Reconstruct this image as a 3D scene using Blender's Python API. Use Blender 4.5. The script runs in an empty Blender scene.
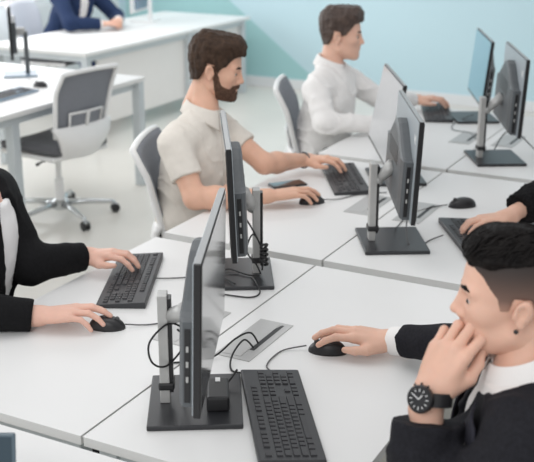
import bpy, bmesh, math, random
import numpy as np
from mathutils import Vector, Matrix
random.seed(7); RNG = np.random.default_rng(11)
PI = math.pi
C = bpy.context.scene.collection
SC = bpy.context.scene

# ------------------------------------------------------------------ camera, world, light, exposure
cam_data = bpy.data.cameras.new('camera'); cam = bpy.data.objects.new('camera', cam_data); C.objects.link(cam)
cam_data.sensor_width = 36.0; cam_data.lens = 69.51; cam_data.clip_start = 0.05
cam.location = (1.3693, -1.6832, 1.9591)
cam.rotation_euler = (math.radians(90 - 18.57), 0.0, math.radians(27.63))
cam_data.dof.use_dof = True; cam_data.dof.focus_distance = 2.75; cam_data.dof.aperture_fstop = 4.6
SC.camera = cam

world = bpy.data.worlds.new('sky'); SC.world = world; world.use_nodes = True
bgn = world.node_tree.nodes['Background']; bgn.inputs[0].default_value = (0.985, 0.99, 1.0, 1); bgn.inputs[1].default_value = 0.735

def area(name, loc, target, sx, sy, power, col=(1, 1, 1)):
    l = bpy.data.lights.new(name, 'AREA'); l.shape = 'RECTANGLE'; l.size = sx; l.size_y = sy; l.energy = power; l.color = col
    o = bpy.data.objects.new(name, l); C.objects.link(o); o.location = loc
    o.rotation_euler = (Vector(target) - Vector(loc)).to_track_quat('-Z', 'Y').to_euler()
    return o
area('window_daylight', (-5.9, 2.9, 1.9), (-2.0, 3.1, 0.6), 10.0, 2.2, 330, (0.98, 0.99, 1.0))
area('overhead_fill_front', (-0.6, 1.2, 3.0), (-0.6, 1.2, 0), 1.8, 1.8, 15)  # unseen overhead fill added for soft diffuse light
area('fill_light_behind_camera', (0.4, -2.6, 2.9), (-0.6, 1.6, 0.9), 2.0, 1.2, 42)  # unseen fill added behind the camera to brighten camera-facing surfaces
area('overhead_fill_rear', (-3.4, 5.4, 3.0), (-3.4, 5.4, 0), 2.2, 2.4, 42)  # unseen overhead fill added to brighten the rear desks and wall
SC.view_settings.view_transform = 'Standard'; SC.view_settings.look = 'None'
SC.view_settings.gamma = 1.0; SC.view_settings.exposure = 0.0

# ------------------------------------------------------------------ materials
def srgb(r, g, b):
    f = lambda c: (c / 255) / 12.92 if c <= 10 else (((c / 255) + 0.055) / 1.055) ** 2.4
    return (f(r), f(g), f(b), 1)
def mat(name, col, rough=0.5, metal=0.0, spec=0.5, var=0.0, vscale=20, bump=0.0, bscale=200, col2=None, stretch=None, sss=0.0, coat=0.0, sheen=0.0):
    m = bpy.data.materials.new(name); m.use_nodes = True; nt = m.node_tree; b = nt.nodes['Principled BSDF']
    c = srgb(*col); b.inputs['Base Color'].default_value = c
    b.inputs['Roughness'].default_value = rough; b.inputs['Metallic'].default_value = metal
    b.inputs['Specular IOR Level'].default_value = spec
    if coat: b.inputs['Coat Weight'].default_value = coat; b.inputs['Coat Roughness'].default_value = 0.08
    if sheen: b.inputs['Sheen Weight'].default_value = sheen
    if sss:
        b.inputs['Subsurface Weight'].default_value = sss; b.inputs['Subsurface Radius'].default_value = (0.9, 0.35, 0.2); b.inputs['Subsurface Scale'].default_value = 0.006
    tc = nt.nodes.new('ShaderNodeTexCoord'); src = tc.outputs['Object']
    if stretch:
        mp = nt.nodes.new('ShaderNodeMapping'); mp.inputs['Scale'].default_value = stretch; nt.links.new(src, mp.inputs[0]); src = mp.outputs[0]
    if var or col2:
        n = nt.nodes.new('ShaderNodeTexNoise'); n.inputs['Scale'].default_value = vscale; n.inputs['Detail'].default_value = 4
        nt.links.new(src, n.inputs['Vector'])
        r = nt.nodes.new('ShaderNodeValToRGB'); r.color_ramp.elements[0].position = 0.3; r.color_ramp.elements[1].position = 0.7
        c2 = srgb(*col2) if col2 else tuple(min(1, x * (1 + var)) for x in c[:3]) + (1,)
        c1 = c if col2 else tuple(x * (1 - var) for x in c[:3]) + (1,)
        r.color_ramp.elements[0].color = c1; r.color_ramp.elements[1].color = c2
        nt.links.new(n.outputs['Fac'], r.inputs[0]); nt.links.new(r.outputs[0], b.inputs['Base Color'])
    if bump:
        n2 = nt.nodes.new('ShaderNodeTexNoise'); n2.inputs['Scale'].default_value = bscale; n2.inputs['Detail'].default_value = 3
        nt.links.new(src, n2.inputs['Vector'])
        bp = nt.nodes.new('ShaderNodeBump'); bp.inputs['Strength'].default_value = bump; bp.inputs['Distance'].default_value = 0.01
        nt.links.new(n2.outputs['Fac'], bp.inputs['Height']); nt.links.new(bp.outputs[0], b.inputs['Normal'])
    return m

M = {}
M['desk'] = mat('white_laminate', (230, 230, 229), 0.42, spec=0.35, var=0.012, vscale=3)
M['edge'] = mat('grey_edge_band', (224, 224, 222), 0.5)
M['desk_leg'] = mat('white_grey_metal', (196, 203, 206), 0.4, var=0.02)
M['panel'] = mat('pale_grey_panel', (236, 233, 230), 0.6, var=0.01)
M['floor'] = mat('pale_resin_floor', (219, 216, 209), 0.3, spec=0.4, var=0.035, vscale=1.7)
M['base_white'] = mat('white_trim', (225, 228, 230), 0.5, var=0.01)
M['wall_white'] = mat('white_paint', (236, 240, 242), 0.8, var=0.01)
M['black'] = mat('black_plastic', (34, 34, 36), 0.42, var=0.08, vscale=60)
M['key'] = mat('black_keycaps', (50, 50, 53), 0.5, var=0.05, vscale=90)
M['kbbody'] = mat('dark_grey_keyboard_plastic', (52, 53, 56), 0.45, var=0.05, vscale=40)
M['housing'] = mat('dark_grey_housing', (84, 88, 91), 0.45, var=0.05, vscale=30)
M['panelback'] = mat('slate_grey_back_panel', (160, 168, 173), 0.35, var=0.03, vscale=12)
M['bezel'] = mat('black_bezel', (26, 26, 28), 0.35, var=0.05)
M['bezel_top'] = mat('silver_edge', (150, 152, 153), 0.35, var=0.03)
M['screen'] = mat('glossy_dark_screen', (16, 18, 20), 0.13, spec=0.9, coat=0.6, var=0.05)
M['baseplate'] = mat('charcoal_base_plate', (44, 45, 48), 0.33, var=0.08, vscale=15)
M['silver'] = mat('brushed_silver', (182, 182, 180), 0.42, metal=0.3, var=0.04, vscale=40)
M['grom'] = mat('grey_anodised_plate', (188, 188, 187), 0.42, metal=0.25, var=0.02, vscale=30)
M['cable'] = mat('black_cable', (30, 30, 31), 0.5, var=0.05)
M['cable_grey'] = mat('dark_grey_cable', (84, 84, 85), 0.5, var=0.05)
M['chrome'] = mat('chrome', (205, 208, 210), 0.16, metal=1.0, var=0.02)
M['white_plastic'] = mat('white_plastic', (233, 233, 232), 0.4, var=0.01)
M['meshgrey'] = mat('grey_mesh_fabric', (128, 131, 138), 0.8, var=0.06, vscale=120, bump=0.3, bscale=500)
M['seatgrey'] = mat('grey_seat_fabric', (98, 99, 103), 0.85, var=0.06, vscale=120, bump=0.3, bscale=500)
M['skin'] = mat('light_skin', (222, 179, 158), 0.5, spec=0.35, var=0.04, vscale=25, sss=0.12)
M['skin_f'] = mat('pale_skin', (224, 180, 162), 0.5, spec=0.35, var=0.04, vscale=25, sss=0.12)
M['skin_b'] = mat('tanned_skin', (221, 176, 152), 0.5, spec=0.35, var=0.05, vscale=25, sss=0.12)
M['nail'] = mat('nail', (232, 190, 178), 0.3)
M['hair_brown'] = mat('dark_brown_hair', (48, 36, 29), 0.6, spec=0.2, col2=(76, 58, 46), vscale=55, stretch=(1, 1, 0.45), bump=0.9, bscale=120)
M['hair_b'] = mat('brown_hair', (56, 42, 36), 0.5, col2=(86, 70, 62), vscale=50, stretch=(1, 1, 0.5), bump=0.8, bscale=110)
M['hair_black'] = mat('black_hair', (17, 15, 15), 0.6, spec=0.12, col2=(26, 23, 22), vscale=60, bump=0.4, bscale=130)
M['beard'] = mat('dark_brown_beard', (66, 48, 39), 0.8, spec=0.2, col2=(122, 94, 78), vscale=160, bump=0.9, bscale=300)
M['brow'] = mat('eyebrow_hair', (52, 38, 32), 0.8, var=0.1)
M['eyewhite'] = mat('eye_white', (214, 206, 202), 0.25)
M['iris'] = mat('dark_iris', (42, 34, 30), 0.15)
M['polo'] = mat('beige_pique_cotton', (221, 215, 206), 0.9, var=0.025, vscale=40, bump=0.25, bscale=14)
M['white_shirt'] = mat('white_cotton', (236, 234, 232), 0.85, var=0.012, vscale=30, bump=0.4, bscale=16)
M['blouse'] = mat('white_blouse', (240, 239, 239), 0.8, var=0.01, bump=0.3, bscale=14)
M['jacket'] = mat('black_wool', (21, 21, 26), 0.85, spec=0.25, col2=(31, 31, 37), vscale=140, bump=0.35, bscale=22)
M['lapel'] = mat('black_lapel_wool', (40, 40, 49), 0.8, spec=0.3, var=0.1, vscale=140, bump=0.2, bscale=60)
M['jacket_b'] = mat('black_jacket_cloth', (15, 15, 17), 0.85, spec=0.2, col2=(21, 21, 23), vscale=100, bump=0.3, bscale=18)
M['sweater'] = mat('black_fluffy_knit', (14, 14, 15), 0.95, spec=0.2, col2=(34, 34, 36), vscale=90, bump=1.0, bscale=160)
M['navy'] = mat('navy_suit_cloth', (34, 50, 82), 0.85, spec=0.25, var=0.08, vscale=60, bump=0.2, bscale=14)
M['trouser'] = mat('dark_trouser_cloth', (36, 38, 44), 0.9, var=0.06, vscale=60, bump=0.2, bscale=14)
M['trouser_navy'] = mat('navy_trouser_cloth', (36, 52, 100), 0.9, var=0.06, vscale=60)
M['shoe'] = mat('black_leather', (28, 27, 27), 0.35, var=0.05)
M['button'] = mat('pale_button', (205, 202, 196), 0.4)
M['navyshirt'] = mat('dark_navy_cloth', (33, 35, 52), 0.8, var=0.06, vscale=60, bump=0.2, bscale=14)
M['tint'] = mat('blue_grey_plastic', (120, 140, 158), 0.4, var=0.04)

# wall paint: pale blue with a deeper teal triangle (sharp painted edge)
def wall_material():
    m = bpy.data.materials.new('pale_blue_wall_paint'); m.use_nodes = True; nt = m.node_tree; b = nt.nodes['Principled BSDF']
    b.inputs['Roughness'].default_value = 0.75
    tc = nt.nodes.new('ShaderNodeTexCoord'); n = nt.nodes.new('ShaderNodeTexNoise'); n.inputs['Scale'].default_value = 0.8
    nt.links.new(tc.outputs['Object'], n.inputs['Vector'])
    r = nt.nodes.new('ShaderNodeValToRGB'); r.color_ramp.elements[0].color = srgb(190, 218, 227); r.color_ramp.elements[1].color = srgb(195, 222, 230)
    nt.links.new(n.outputs['Fac'], r.inputs[0]); nt.links.new(r.outputs[0], b.inputs['Base Color'])
    return m
M['wall_blue'] = wall_material()
M['teal'] = mat('teal_wall_paint', (160, 203, 205), 0.75, var=0.015, vscale=1)

# ------------------------------------------------------------------ object helpers
def tag(o, label=None, cat=None, group=None, kind=None):
    if label: o['label'] = label
    if cat: o['category'] = cat
    if group: o['group'] = group
    if kind: o['kind'] = kind
    return o
def empty(name, loc, rz=0, label=None, cat=None, group=None):
    o = bpy.data.objects.new(name, None); C.objects.link(o); o.location = loc; o.rotation_euler = (0, 0, rz); o.empty_display_size = 0.05
    return tag(o, label, cat, group)
def link_mesh(name, me, m, parent=None, smooth=False):
    o = bpy.data.objects.new(name, me); C.objects.link(o)
    if m is not None: me.materials.append(m)
    if smooth:
        me.polygons.foreach_set('use_smooth', [True] * len(me.polygons))
    if parent is not None: o.parent = parent
    return o
class MB:
    def __init__(s): s.bm = bmesh.new()
    def add(s, verts, faces):
        vs = [s.bm.verts.new(Vector(v)) for v in verts]
        for f in faces:
            try: s.bm.faces.new([vs[i] for i in f])
            except ValueError: pass
        return s
    def box(s, c, size, rz=0, bevel=0.0, mx=None, seg=2):
        b2 = bmesh.new(); bmesh.ops.create_cube(b2, size=1.0)
        bmesh.ops.scale(b2, vec=Vector(size), verts=b2.verts)
        if bevel: bmesh.ops.bevel(b2, geom=b2.edges[:], offset=bevel, segments=seg, affect='EDGES', profile=0.5)
        t = mx if mx is not None else Matrix.Translation(Vector(c)) @ Matrix.Rotation(rz, 4, 'Z')
        bmesh.ops.transform(b2, matrix=t, verts=b2.verts)
        s._merge(b2); return s
    def _merge(s, b2):
        me = bpy.data.meshes.new('t'); b2.to_mesh(me); b2.free(); s.bm.from_mesh(me); bpy.data.meshes.remove(me)
    def tube(s, pts, r, n=8, cap=True):
        pts = [Vector(p) for p in pts]; rs = r if isinstance(r, (list, tuple)) else [r] * len(pts)
        up = Vector((0, 0, 1)); rings = []; prev = None
        for i, p in enumerate(pts):
            t = (pts[min(i + 1, len(pts) - 1)] - pts[max(i - 1, 0)])
            t = t.normalized() if t.length > 1e-9 else Vector((0, 0, 1))
            if prev is None:
                a = t.cross(up) if abs(t.dot(up)) < 0.95 else t.cross(Vector((1, 0, 0)))
            else: a = prev - t * prev.dot(t)
            if a.length < 1e-9: a = t.orthogonal()
            a.normalize(); prev = a; b = t.cross(a)
            rings.append([s.bm.verts.new(p + (a * math.cos(2 * PI * k / n) + b * math.sin(2 * PI * k / n)) * rs[i]) for k in range(n)])
        for i in range(len(rings) - 1):
            for k in range(n): s.bm.faces.new((rings[i][k], rings[i][(k + 1) % n], rings[i + 1][(k + 1) % n], rings[i + 1][k]))
        if cap:
            s.bm.faces.new(rings[0][::-1]); s.bm.faces.new(rings[-1])
        return s
    def lathe(s, prof, c=(0, 0, 0), n=24, mx=None):
        rings = []; c = Vector(c)
        for r, z in prof:
            ring = []
            for k in range(n):
                v = Vector((max(r, 1e-4) * math.cos(2 * PI * k / n), max(r, 1e-4) * math.sin(2 * PI * k / n), z))
                ring.append(s.bm.verts.new((mx @ v) if mx is not None else v + c))
            rings.append(ring)
        for i in range(len(rings) - 1):
            for k in range(n): s.bm.faces.new((rings[i][k], rings[i][(k + 1) % n], rings[i + 1][(k + 1) % n], rings[i + 1][k]))
        s.bm.faces.new(rings[0][::-1]); s.bm.faces.new(rings[-1])
        return s
    def prism(s, poly, h, mx):           # polygon in local xy, extruded along +z by h
        n = len(poly)
        vs = [s.bm.verts.new(mx @ Vector((x, y, 0))) for x, y in poly] + [s.bm.verts.new(mx @ Vector((x, y, h))) for x, y in poly]
        s.bm.faces.new(vs[:n][::-1]); s.bm.faces.new(vs[n:])
        for k in range(n): s.bm.faces.new((vs[k], vs[(k + 1) % n], vs[n + (k + 1) % n], vs[n + k]))
        return s
    def ball(s, c, r, seg=16):
        mx = Matrix.Translation(Vector(c)) @ Matrix.Diagonal(Vector(tuple(r) if isinstance(r, (tuple, list)) else (r, r, r))).to_4x4()
        bmesh.ops.create_uvsphere(s.bm, u_segments=seg, v_segments=seg // 2 + 2, radius=1.0, matrix=mx); return s
    def build(s, name, m, parent=None, smooth=False, local=None):
        bmesh.ops.recalc_face_normals(s.bm, faces=s.bm.faces)
        if local is not None: bmesh.ops.transform(s.bm, matrix=local, verts=s.bm.verts)
        me = bpy.data.meshes.new(name); s.bm.to_mesh(me); s.bm.free()
        return link_mesh(name, me, m, parent, smooth)
def spline(pts, n=6):
    P = [Vector(p) for p in pts]; P = [P[0]] + P + [P[-1]]; out = []
    for i in range(1, len(P) - 2):
        for k in range(n):
            t = k / n; a, b, c, d = P[i - 1], P[i], P[i + 1], P[i + 2]
            out.append(0.5 * ((2 * b) + (c - a) * t + (2 * a - 5 * b + 4 * c - d) * t * t + (3 * b - a - 3 * c + d) * t ** 3))
    out.append(P[-2]); return out
def copy_thing(root, loc, rz, label):
    r = root.copy(); C.objects.link(r); r.location = loc; r.rotation_euler = (0, 0, rz); r['label'] = label
    def rec(a, b):
        for ch in a.children:
            c = ch.copy(); C.objects.link(c); c.parent = b; rec(ch, c)
    rec(root, r); return r

# ------------------------------------------------------------------ the room
DZ = 0.74
def struct(o): o['kind'] = 'structure'; return o
struct(MB().box((-1.5, 2.3, -0.05), (9.0, 11.4, 0.1)).build('floor', M['floor']))
wb = struct(MB().box((0.85, 7.65, 1.5), (12.4, 0.1, 3.0)).build('wall_back', M['wall_blue']))
# teal painted triangle on the back wall (thin coat of paint)
struct(MB().add([(-5.2, 7.597, 0.1), (-2.92, 7.597, 0.1), (-3.86, 7.597, 0.80), (-5.2, 7.597, 1.9), (-5.2, 7.6, 0.1), (-2.92, 7.6, 0.1), (-3.86, 7.6, 0.80), (-5.2, 7.6, 1.9)],
    [(0, 1, 2, 3), (0, 4, 5, 1), (1, 5, 6, 2), (2, 6, 7, 3), (3, 7, 4, 0)]).build('trim_1', M['teal']))
struct(MB().box((0.85, 7.592, 0.05), (12.4, 0.016, 0.1), bevel=0.003).build('baseboard_back', M['base_white']))
# left wall with three window openings
def left_wall():
    mb = MB(); X = -5.35; t = 0.12; z0, z1 = 0.85, 2.5; ys = [(-2.6, 0.2), (0.6, 3.4), (3.8, 6.6)]
    mb.box((X, 2.3, z0 / 2), (t, 10.8, z0)); mb.box((X, 2.3, (z1 + 3.0) / 2), (t, 10.8, 3.0 - z1))
    e = [-3.1] + [v for y in ys for v in y] + [7.7]
    for a, b in zip(e[0::2], e[1::2]): mb.box((X, (a + b) / 2, (z0 + z1) / 2), (t, b - a, z1 - z0))
    struct(mb.build('wall_left', M['wall_white']))
    for i, (a, b) in enumerate(ys):
        w = struct(empty('window_%d' % (i + 1), (X, (a + b) / 2, z0)))
        f = MB()
        for yy in (a + .03, (a + b) / 2, b - .03): f.box((0, yy - (a + b) / 2, (z1 - z0) / 2), (.06, .06, z1 - z0), bevel=.004)
        for zz in (.03, z1 - z0 - .03): f.box((0, 0, zz), (.06, b - a, .06), bevel=.004)
        f.build('window_frame', M['base_white'], w)
        g = bpy.data.materials.get('window_glass')
        if g is None:
            g = bpy.data.materials.new('window_glass'); g.use_nodes = True; gt = g.node_tree; gt.nodes.clear()
            tr = gt.nodes.new('ShaderNodeBsdfTransparent'); gl = gt.nodes.new('ShaderNodeBsdfGlossy'); gl.inputs['Roughness'].default_value = .02
            mx = gt.nodes.new('ShaderNodeMixShader'); mx.inputs[0].default_value = .07; ou = gt.nodes.new('ShaderNodeOutputMaterial')
            gt.links.new(tr.outputs[0], mx.inputs[1]); gt.links.new(gl.outputs[0], mx.inputs[2]); gt.links.new(mx.outputs[0], ou.inputs[0])
        MB().box((0, 0, (z1 - z0) / 2), (.008, b - a - .08, z1 - z0 - .08)).build('glass_pane', g, w)
left_wall()

# ------------------------------------------------------------------ desks
W, D, GAP = 1.342, 0.643, 0.058
def desk(x0, x1, y0, y1, label, group, legs=None):
    cx, cy = (x0 + x1) / 2, (y0 + y1) / 2
    r = empty('desk', (cx, cy, 0), 0, label, 'desk', group)
    sx, sy = x1 - x0, y1 - y0
    MB().box((0, 0, DZ - 0.0135), (sx - .002, sy - .002, .025), bevel=.001, seg=1).build('edge_band', M['edge'], r)
    MB().box((0, 0, DZ - 0.0008), (sx, sy, .0016), bevel=.0006, seg=1).build('tabletop', M['desk'], r)
    for ax in (-1, 1):
        for ay in (-1, 1):
            MB().box((ax * (sx / 2 - .05), ay * (sy / 2 - .05), (DZ - .026) / 2), (.05, .05, DZ - .026), bevel=.004).build('leg', M['desk_leg'], r)
    fr = MB()
    for ay in (-1, 1): fr.box((0, ay * (sy / 2 - .05), DZ - .05), (sx - .15, .03, .045), bevel=.003)
    for ax in (-1, 1): fr.box((ax * (sx / 2 - .05), 0, DZ - .05), (.03, sy - .15, .045), bevel=.003)
    fr.build('underframe', M['desk_leg'], r)
    return r
ROWS = [('left', 0, 'white desk under the hands of the woman in the black jacket'),
        ('right', 0, 'white desk in front of the man in the dark suit, with the big black keyboard'),
        ('left', 1, 'white desk where the bearded man in the beige polo works'),
        ('right', 1, 'white desk with a lone black mouse behind the monitor with a grey back'),
        ('left', 2, 'white desk where the man in the white shirt works'),
        ('right', 2, 'far right white desk under the rearmost monitor with a grey back'),
        ('both', -1, 'nearest white desk cut by the bottom left corner, with the slate screen')]
for side, n, lab in ROWS:
    y0, y1 = n * W, (n + 1) * W - GAP
    if side == 'both': desk(-1.15, D, y0, -.044, lab, 'desks of the main bench')
    elif side == 'left': desk(-D, -.003, y0, y1, lab, 'desks of the main bench')
    else: desk(.003, D, y0, y1, lab, 'desks of the main bench')

# bench behind the left aisle and the rear bench
def bench(x0, x1, y0, y1, label, name='long_desk', panel=False, posts=()):
    cx, cy = (x0 + x1) / 2, (y0 + y1) / 2; sx, sy = x1 - x0, y1 - y0
    r = empty(name, (cx, cy, 0), 0, label, 'desk')
    MB().box((0, 0, DZ - 0.0145), (sx - .002, sy - .002, .027), bevel=.001, seg=1).build('edge_band', M['edge'], r)
    MB().box((0, 0, DZ - 0.0008), (sx, sy, .0016), bevel=.0006, seg=1).build('tabletop', M['desk'], r)
    for px, py in posts: MB().box((px - cx, py - cy, (DZ - .028) / 2), (.06, .06, DZ - .028), bevel=.004).build('leg', M['desk_leg'], r)
    b = MB()
    for ax in (-1, 1): b.box((ax * (sx / 2 - .06), 0, DZ - .055), (.035, sy - .12, .05), bevel=.003)
    for ay in (-1, 1): b.box((0, ay * (sy / 2 - .06), DZ - .055), (sx - .12, .035, .05), bevel=.003)
    b.build('underframe', M['desk_leg'], r)
    if panel: MB().box((sx / 2 - .09, .1, .41), (.02, sy - .3, .56), bevel=.003).build('modesty_panel', M['panel'], r)
    return r
bench(-3.86, -2.54, 0.9, 4.03, 'long white desk on the left that the white framed chair is pushed under', posts=[(-2.62, 2.78), (-2.575, 3.985), (-3.78, 3.985), (-3.78, 2.78), (-2.62, 1.0), (-3.78, 1.0)])
bench(-4.5, -3.5, 4.65, 7.27, 'white desk by the back wall where the navy suit sits', panel=True, posts=[(-3.56, 4.72), (-4.44, 4.72), (-3.56, 6.2), (-4.44, 6.2), (-3.56, 7.20), (-4.44, 7.20)])

# ------------------------------------------------------------------ grommets (flip-up power boxes)
def grommet(x, y, side, label):
    r = empty('desk_power_box', (x, y, DZ), 0, label, 'power box', 'grey power boxes set in the desks')
    L, Wd = .27, .108
    MB().box((0, 0, .0012), (Wd, L, .0024), bevel=.0008, seg=1).build('frame', M['grom'], r)
    MB().box((-side * .012, 0, .0030), (.062, L - .03, .0014), bevel=.0006, seg=1).build('lid', M['grom'], r)
    MB().add([(side * .027 - .007, -.07, .0026), (side * .027 + .007, -.07, .0026), (side * .027 + .006, .118, .0026), (side * .027 - .002, .118, .0026), (side * .027 - .015, .06, .0026)], [(0, 1, 2, 3, 4)])\
        .build('brush_slot', M['black'], r)
    return r
GY = .662
grommet(.104, GY, 1, 'grey power box beside the big keyboard, cable coming out of its slot')
grommet(-.104, GY, 1, 'grey power box mostly hidden behind the nearest monitor')
grommet(-.104, GY + W + .01, 1, 'grey power box left of the second stand, near the keyboard the bearded man uses')
grommet(.104, GY + W, 1, 'grey power box right of the second silver stand, near the lone mouse')
grommet(-.104, GY + 2 * W - .03, 1, 'grey power box on the far desk in front of the rearmost left monitor base')
grommet(.104, GY + 2 * W, 1, 'grey power box behind the rearmost monitor with a grey back')

# ------------------------------------------------------------------ monitors
PW, PH = .545, .345
EXA = .534
def lit_screen(name, col, strength):
    m = mat(name, col, 0.2, spec=0.6); b = m.node_tree.nodes['Principled BSDF']; b.inputs['Base Color'].default_value = (.02, .02, .02, 1)
    b.inputs['Emission Color'].default_value = srgb(*col); b.inputs['Emission Strength'].default_value = strength; return m
M['screen_page'] = lit_screen('lit_screen_pale', (178, 180, 182), 0.8)
M['screen_teal'] = lit_screen('lit_screen_teal', (106, 148, 164), 0.8)
def monitor(name, label, cx, cy, cz, th, tilt, bx, by, side, logo=True, collar=True, scr='screen'):
    """panel centre, direction of its horizontal axis, tilt; base centre; side=+1 faces right (+x), -1 faces left"""
    r = empty('monitor', (bx, by, DZ), 0, label, 'monitor', 'monitors on the main bench')
    h = Vector((math.cos(th), math.sin(th), 0)); n0 = Vector((math.sin(th), -math.cos(th), 0))
    up = Vector((0, 0, 1)) * math.cos(tilt) - n0 * math.sin(tilt)
    n = h.cross(up).normalized()                                    # = +x side normal
    f = n * side                                                    # out of the screen
    c = Vector((cx, cy, cz)) - Vector((bx, by, DZ))
    # local frame: X = h*? , Y = up, Z = f (out of screen); keep right handed
    X = up.cross(f).normalized()
    R = Matrix((X, up, f)).transposed().to_4x4(); T = Matrix.Translation(c) @ R
    MB().box((0, 0, -.0085), (PW, PH, .015), bevel=.002).build('bezel', M['bezel'], r, local=T)
    MB().box((0, PH / 2 + .0004, -.0085), (PW - .006, .0012, .0135)).build('top_edge', M['bezel_top'], r, local=T)
    MB().box((0, .003, .0006), (PW - .012, PH - .02, .0014)).build('screen', M[scr], r, local=T)
    MB().box((0, 0, -.0170), (PW - .008, PH - .008, .003), bevel=.001, seg=1).build('back_panel', M['panelback'], r, local=T)
    # bulged housing: arch-topped, tapering rearwards
    w2, hb, ha = .236, -.165, .030
    def arch(sx, zb, k):
        pts = [(-sx, hb * k), (sx, hb * k), (sx, ha)]
        for i in range(1, 16):
            q = math.cos(PI * i / 16); pts.append((sx * q, ha + .098 * k * .5 * (1 + math.cos(PI * q))))
        pts.append((-sx, ha)); return [(x, y, zb) for x, y in pts]
    lv = [arch(w2, -.0185, 1.0), arch(w2, -.042, 1.0), arch(w2 - .010, -.050, .97), arch(w2 - .05, -.055, .80)]
    mb = MB(); npt = len(lv[0]); verts = [v for l in lv for v in l]
    faces = [tuple(range(npt)), tuple((len(lv) - 1) * npt + i for i in range(npt))]
    for j in range(len(lv) - 1):
        for i in range(npt): faces.append((j * npt + i, j * npt + (i + 1) % npt, (j + 1) * npt + (i + 1) % npt, (j + 1) * npt + i))
    mb.add(verts, faces); hs = mb.build('back_housing', M['housing'], r, local=T)
    for sx in (-1, 1):
        MB().box((sx * (w2 + .0005), -.07, -.0325), (.003, .17, .013), bevel=.001, seg=1).build('port_slot', M['bezel'], hs, local=T)
        for k in range(3): MB().box((sx * (w2 + .002), -.03 - .035 * k, -.0325), (.002, .013, .005)).build('port', M['silver'], hs, local=T)
    for k in range(6): MB().box((0, .045 - .011 * k, -.0545), (.22, .004, .004)).build('vent_slit', M['bezel'], hs, local=T)
    if logo:
        lg = MB(); lx = -side * (PW / 2 - .05)
        for k, (y0, y1) in enumerate([(0, .03), (.012, .026), (.0, .018), (.008, .03)]):
            lg.box((lx - .012 + .008 * k, PH / 2 - .062 + (y0 + y1) / 2 - .02, -.0190), (.0032, y1 - y0, .001))
        lg.build('logo', M['white_plastic'], r, local=T)
    # stand column, collar, hinge, base plate (base rotated by EXA)
    B = Matrix.Rotation(EXA, 4, 'Z')
    MB().box((0, 0, .0065), (.228, .271, .013), bevel=.003).build('base_plate', M['baseplate'], r, local=B)
    sx = -.070 if side > 0 else .066
    top = .296
    MB().box((sx - .004, 0, (top + .013) / 2), (.024, .042, top - .013), bevel=.002).build('stand_column', M['silver'], r, local=B)
    MB().box((sx + .0125, 0, (top + .03) / 2), (.009, .034, top - .05), bevel=.001, seg=1).build('column_track', M['bezel'], r, local=B)
    if collar:
        MB().box((sx, 0, .058), (.040, .050, .020), bevel=.005).build('cable_collar', M['black'], r, local=B)
    # hinge arm from the column to the housing
    hc = B @ Vector((sx + side * .014, 0, top - .06)); e = T @ Vector((0, -.04, -.052))
    mid = hc.lerp(e, .5)
    MB().tube([hc, mid, e], [.019, .021, .026], 12).ball(hc, .022, 14).build('hinge_arm', M['silver'], r, smooth=True)
    return r
monitor('monitor', 'nearest monitor, glossy grey screen turned to the dark suited man', .248, .199, 1.073, 2.002, -.026, .152, .262, 1)
monitor('monitor', 'monitor seen edge-on in the middle, in front of the bearded man chest', -.190, 1.015, 1.074, 2.126, .041, -.187, 1.081, -1, logo=False)
monitor('monitor', 'monitor with slate grey back on the second silver stand with black collar', .194, 1.626, 1.072, 2.054, -.041, .141, 1.628, 1)
monitor('monitor', 'tilted monitor with pale glossy screen facing the bearded man', -.213, 2.433, 1.025, 2.086, -.187, -.155, 2.44, -1, logo=False, scr='screen_page')
monitor('monitor', 'rearmost monitor showing its grey back, at the right edge', .207, 2.981, 1.077, 1.995, -.039, .141, 2.96, 1)
monitor('monitor', 'rearmost monitor with blue glossy screen facing left, against the blue wall', -.191, 3.757, 1.030, 1.997, -.092, -.212, 3.776, -1, logo=False, scr='screen_teal')

# ------------------------------------------------------------------ keyboards
def key_layout():
    """(u along length, v along width, w, d) in metres; the right end of the board is +u, the far row is +v"""
    L = []; u = .0190; x0 = -.213; vs = [.052, .0265, .0075, -.0115, -.0305, -.0495]
    def row(v, widths, x=x0):
        for w in widths:
            if w > 0: L.append((x + w * u / 2, v, w * u - .0028, .0162))
            x += abs(w) * u
    row(vs[0], [1, -1, 1, 1, 1, 1, -.5, 1, 1, 1, 1, -.5, 1, 1, 1, 1])
    row(vs[1], [1] * 13 + [2]); row(vs[2], [1.5] + [1] * 12 + [1.5]); row(vs[3], [1.8] + [1] * 11 + [2.2]); row(vs[4], [2.3] + [1] * 10 + [2.7]); row(vs[5], [1.5, 1.25, 1.25, 6, 1.25, 1.25, 2.5])
    xn = x0 + 15.2 * u
    for v in vs[0:3]: row(v, [1, 1, 1], xn)
    row(vs[4], [-1, 1], xn); row(vs[5], [1, 1, 1], xn)
    xp = xn + 3.2 * u
    row(vs[1], [1, 1, 1, 1], xp); row(vs[2], [1, 1, 1], xp); row(vs[3], [1, 1, 1, 1], xp); row(vs[4], [1, 1, 1], xp); row(vs[5], [2, 1, 1], xp)
    return L
KL = key_layout()
KLEN, KWID = .452, .152
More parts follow.
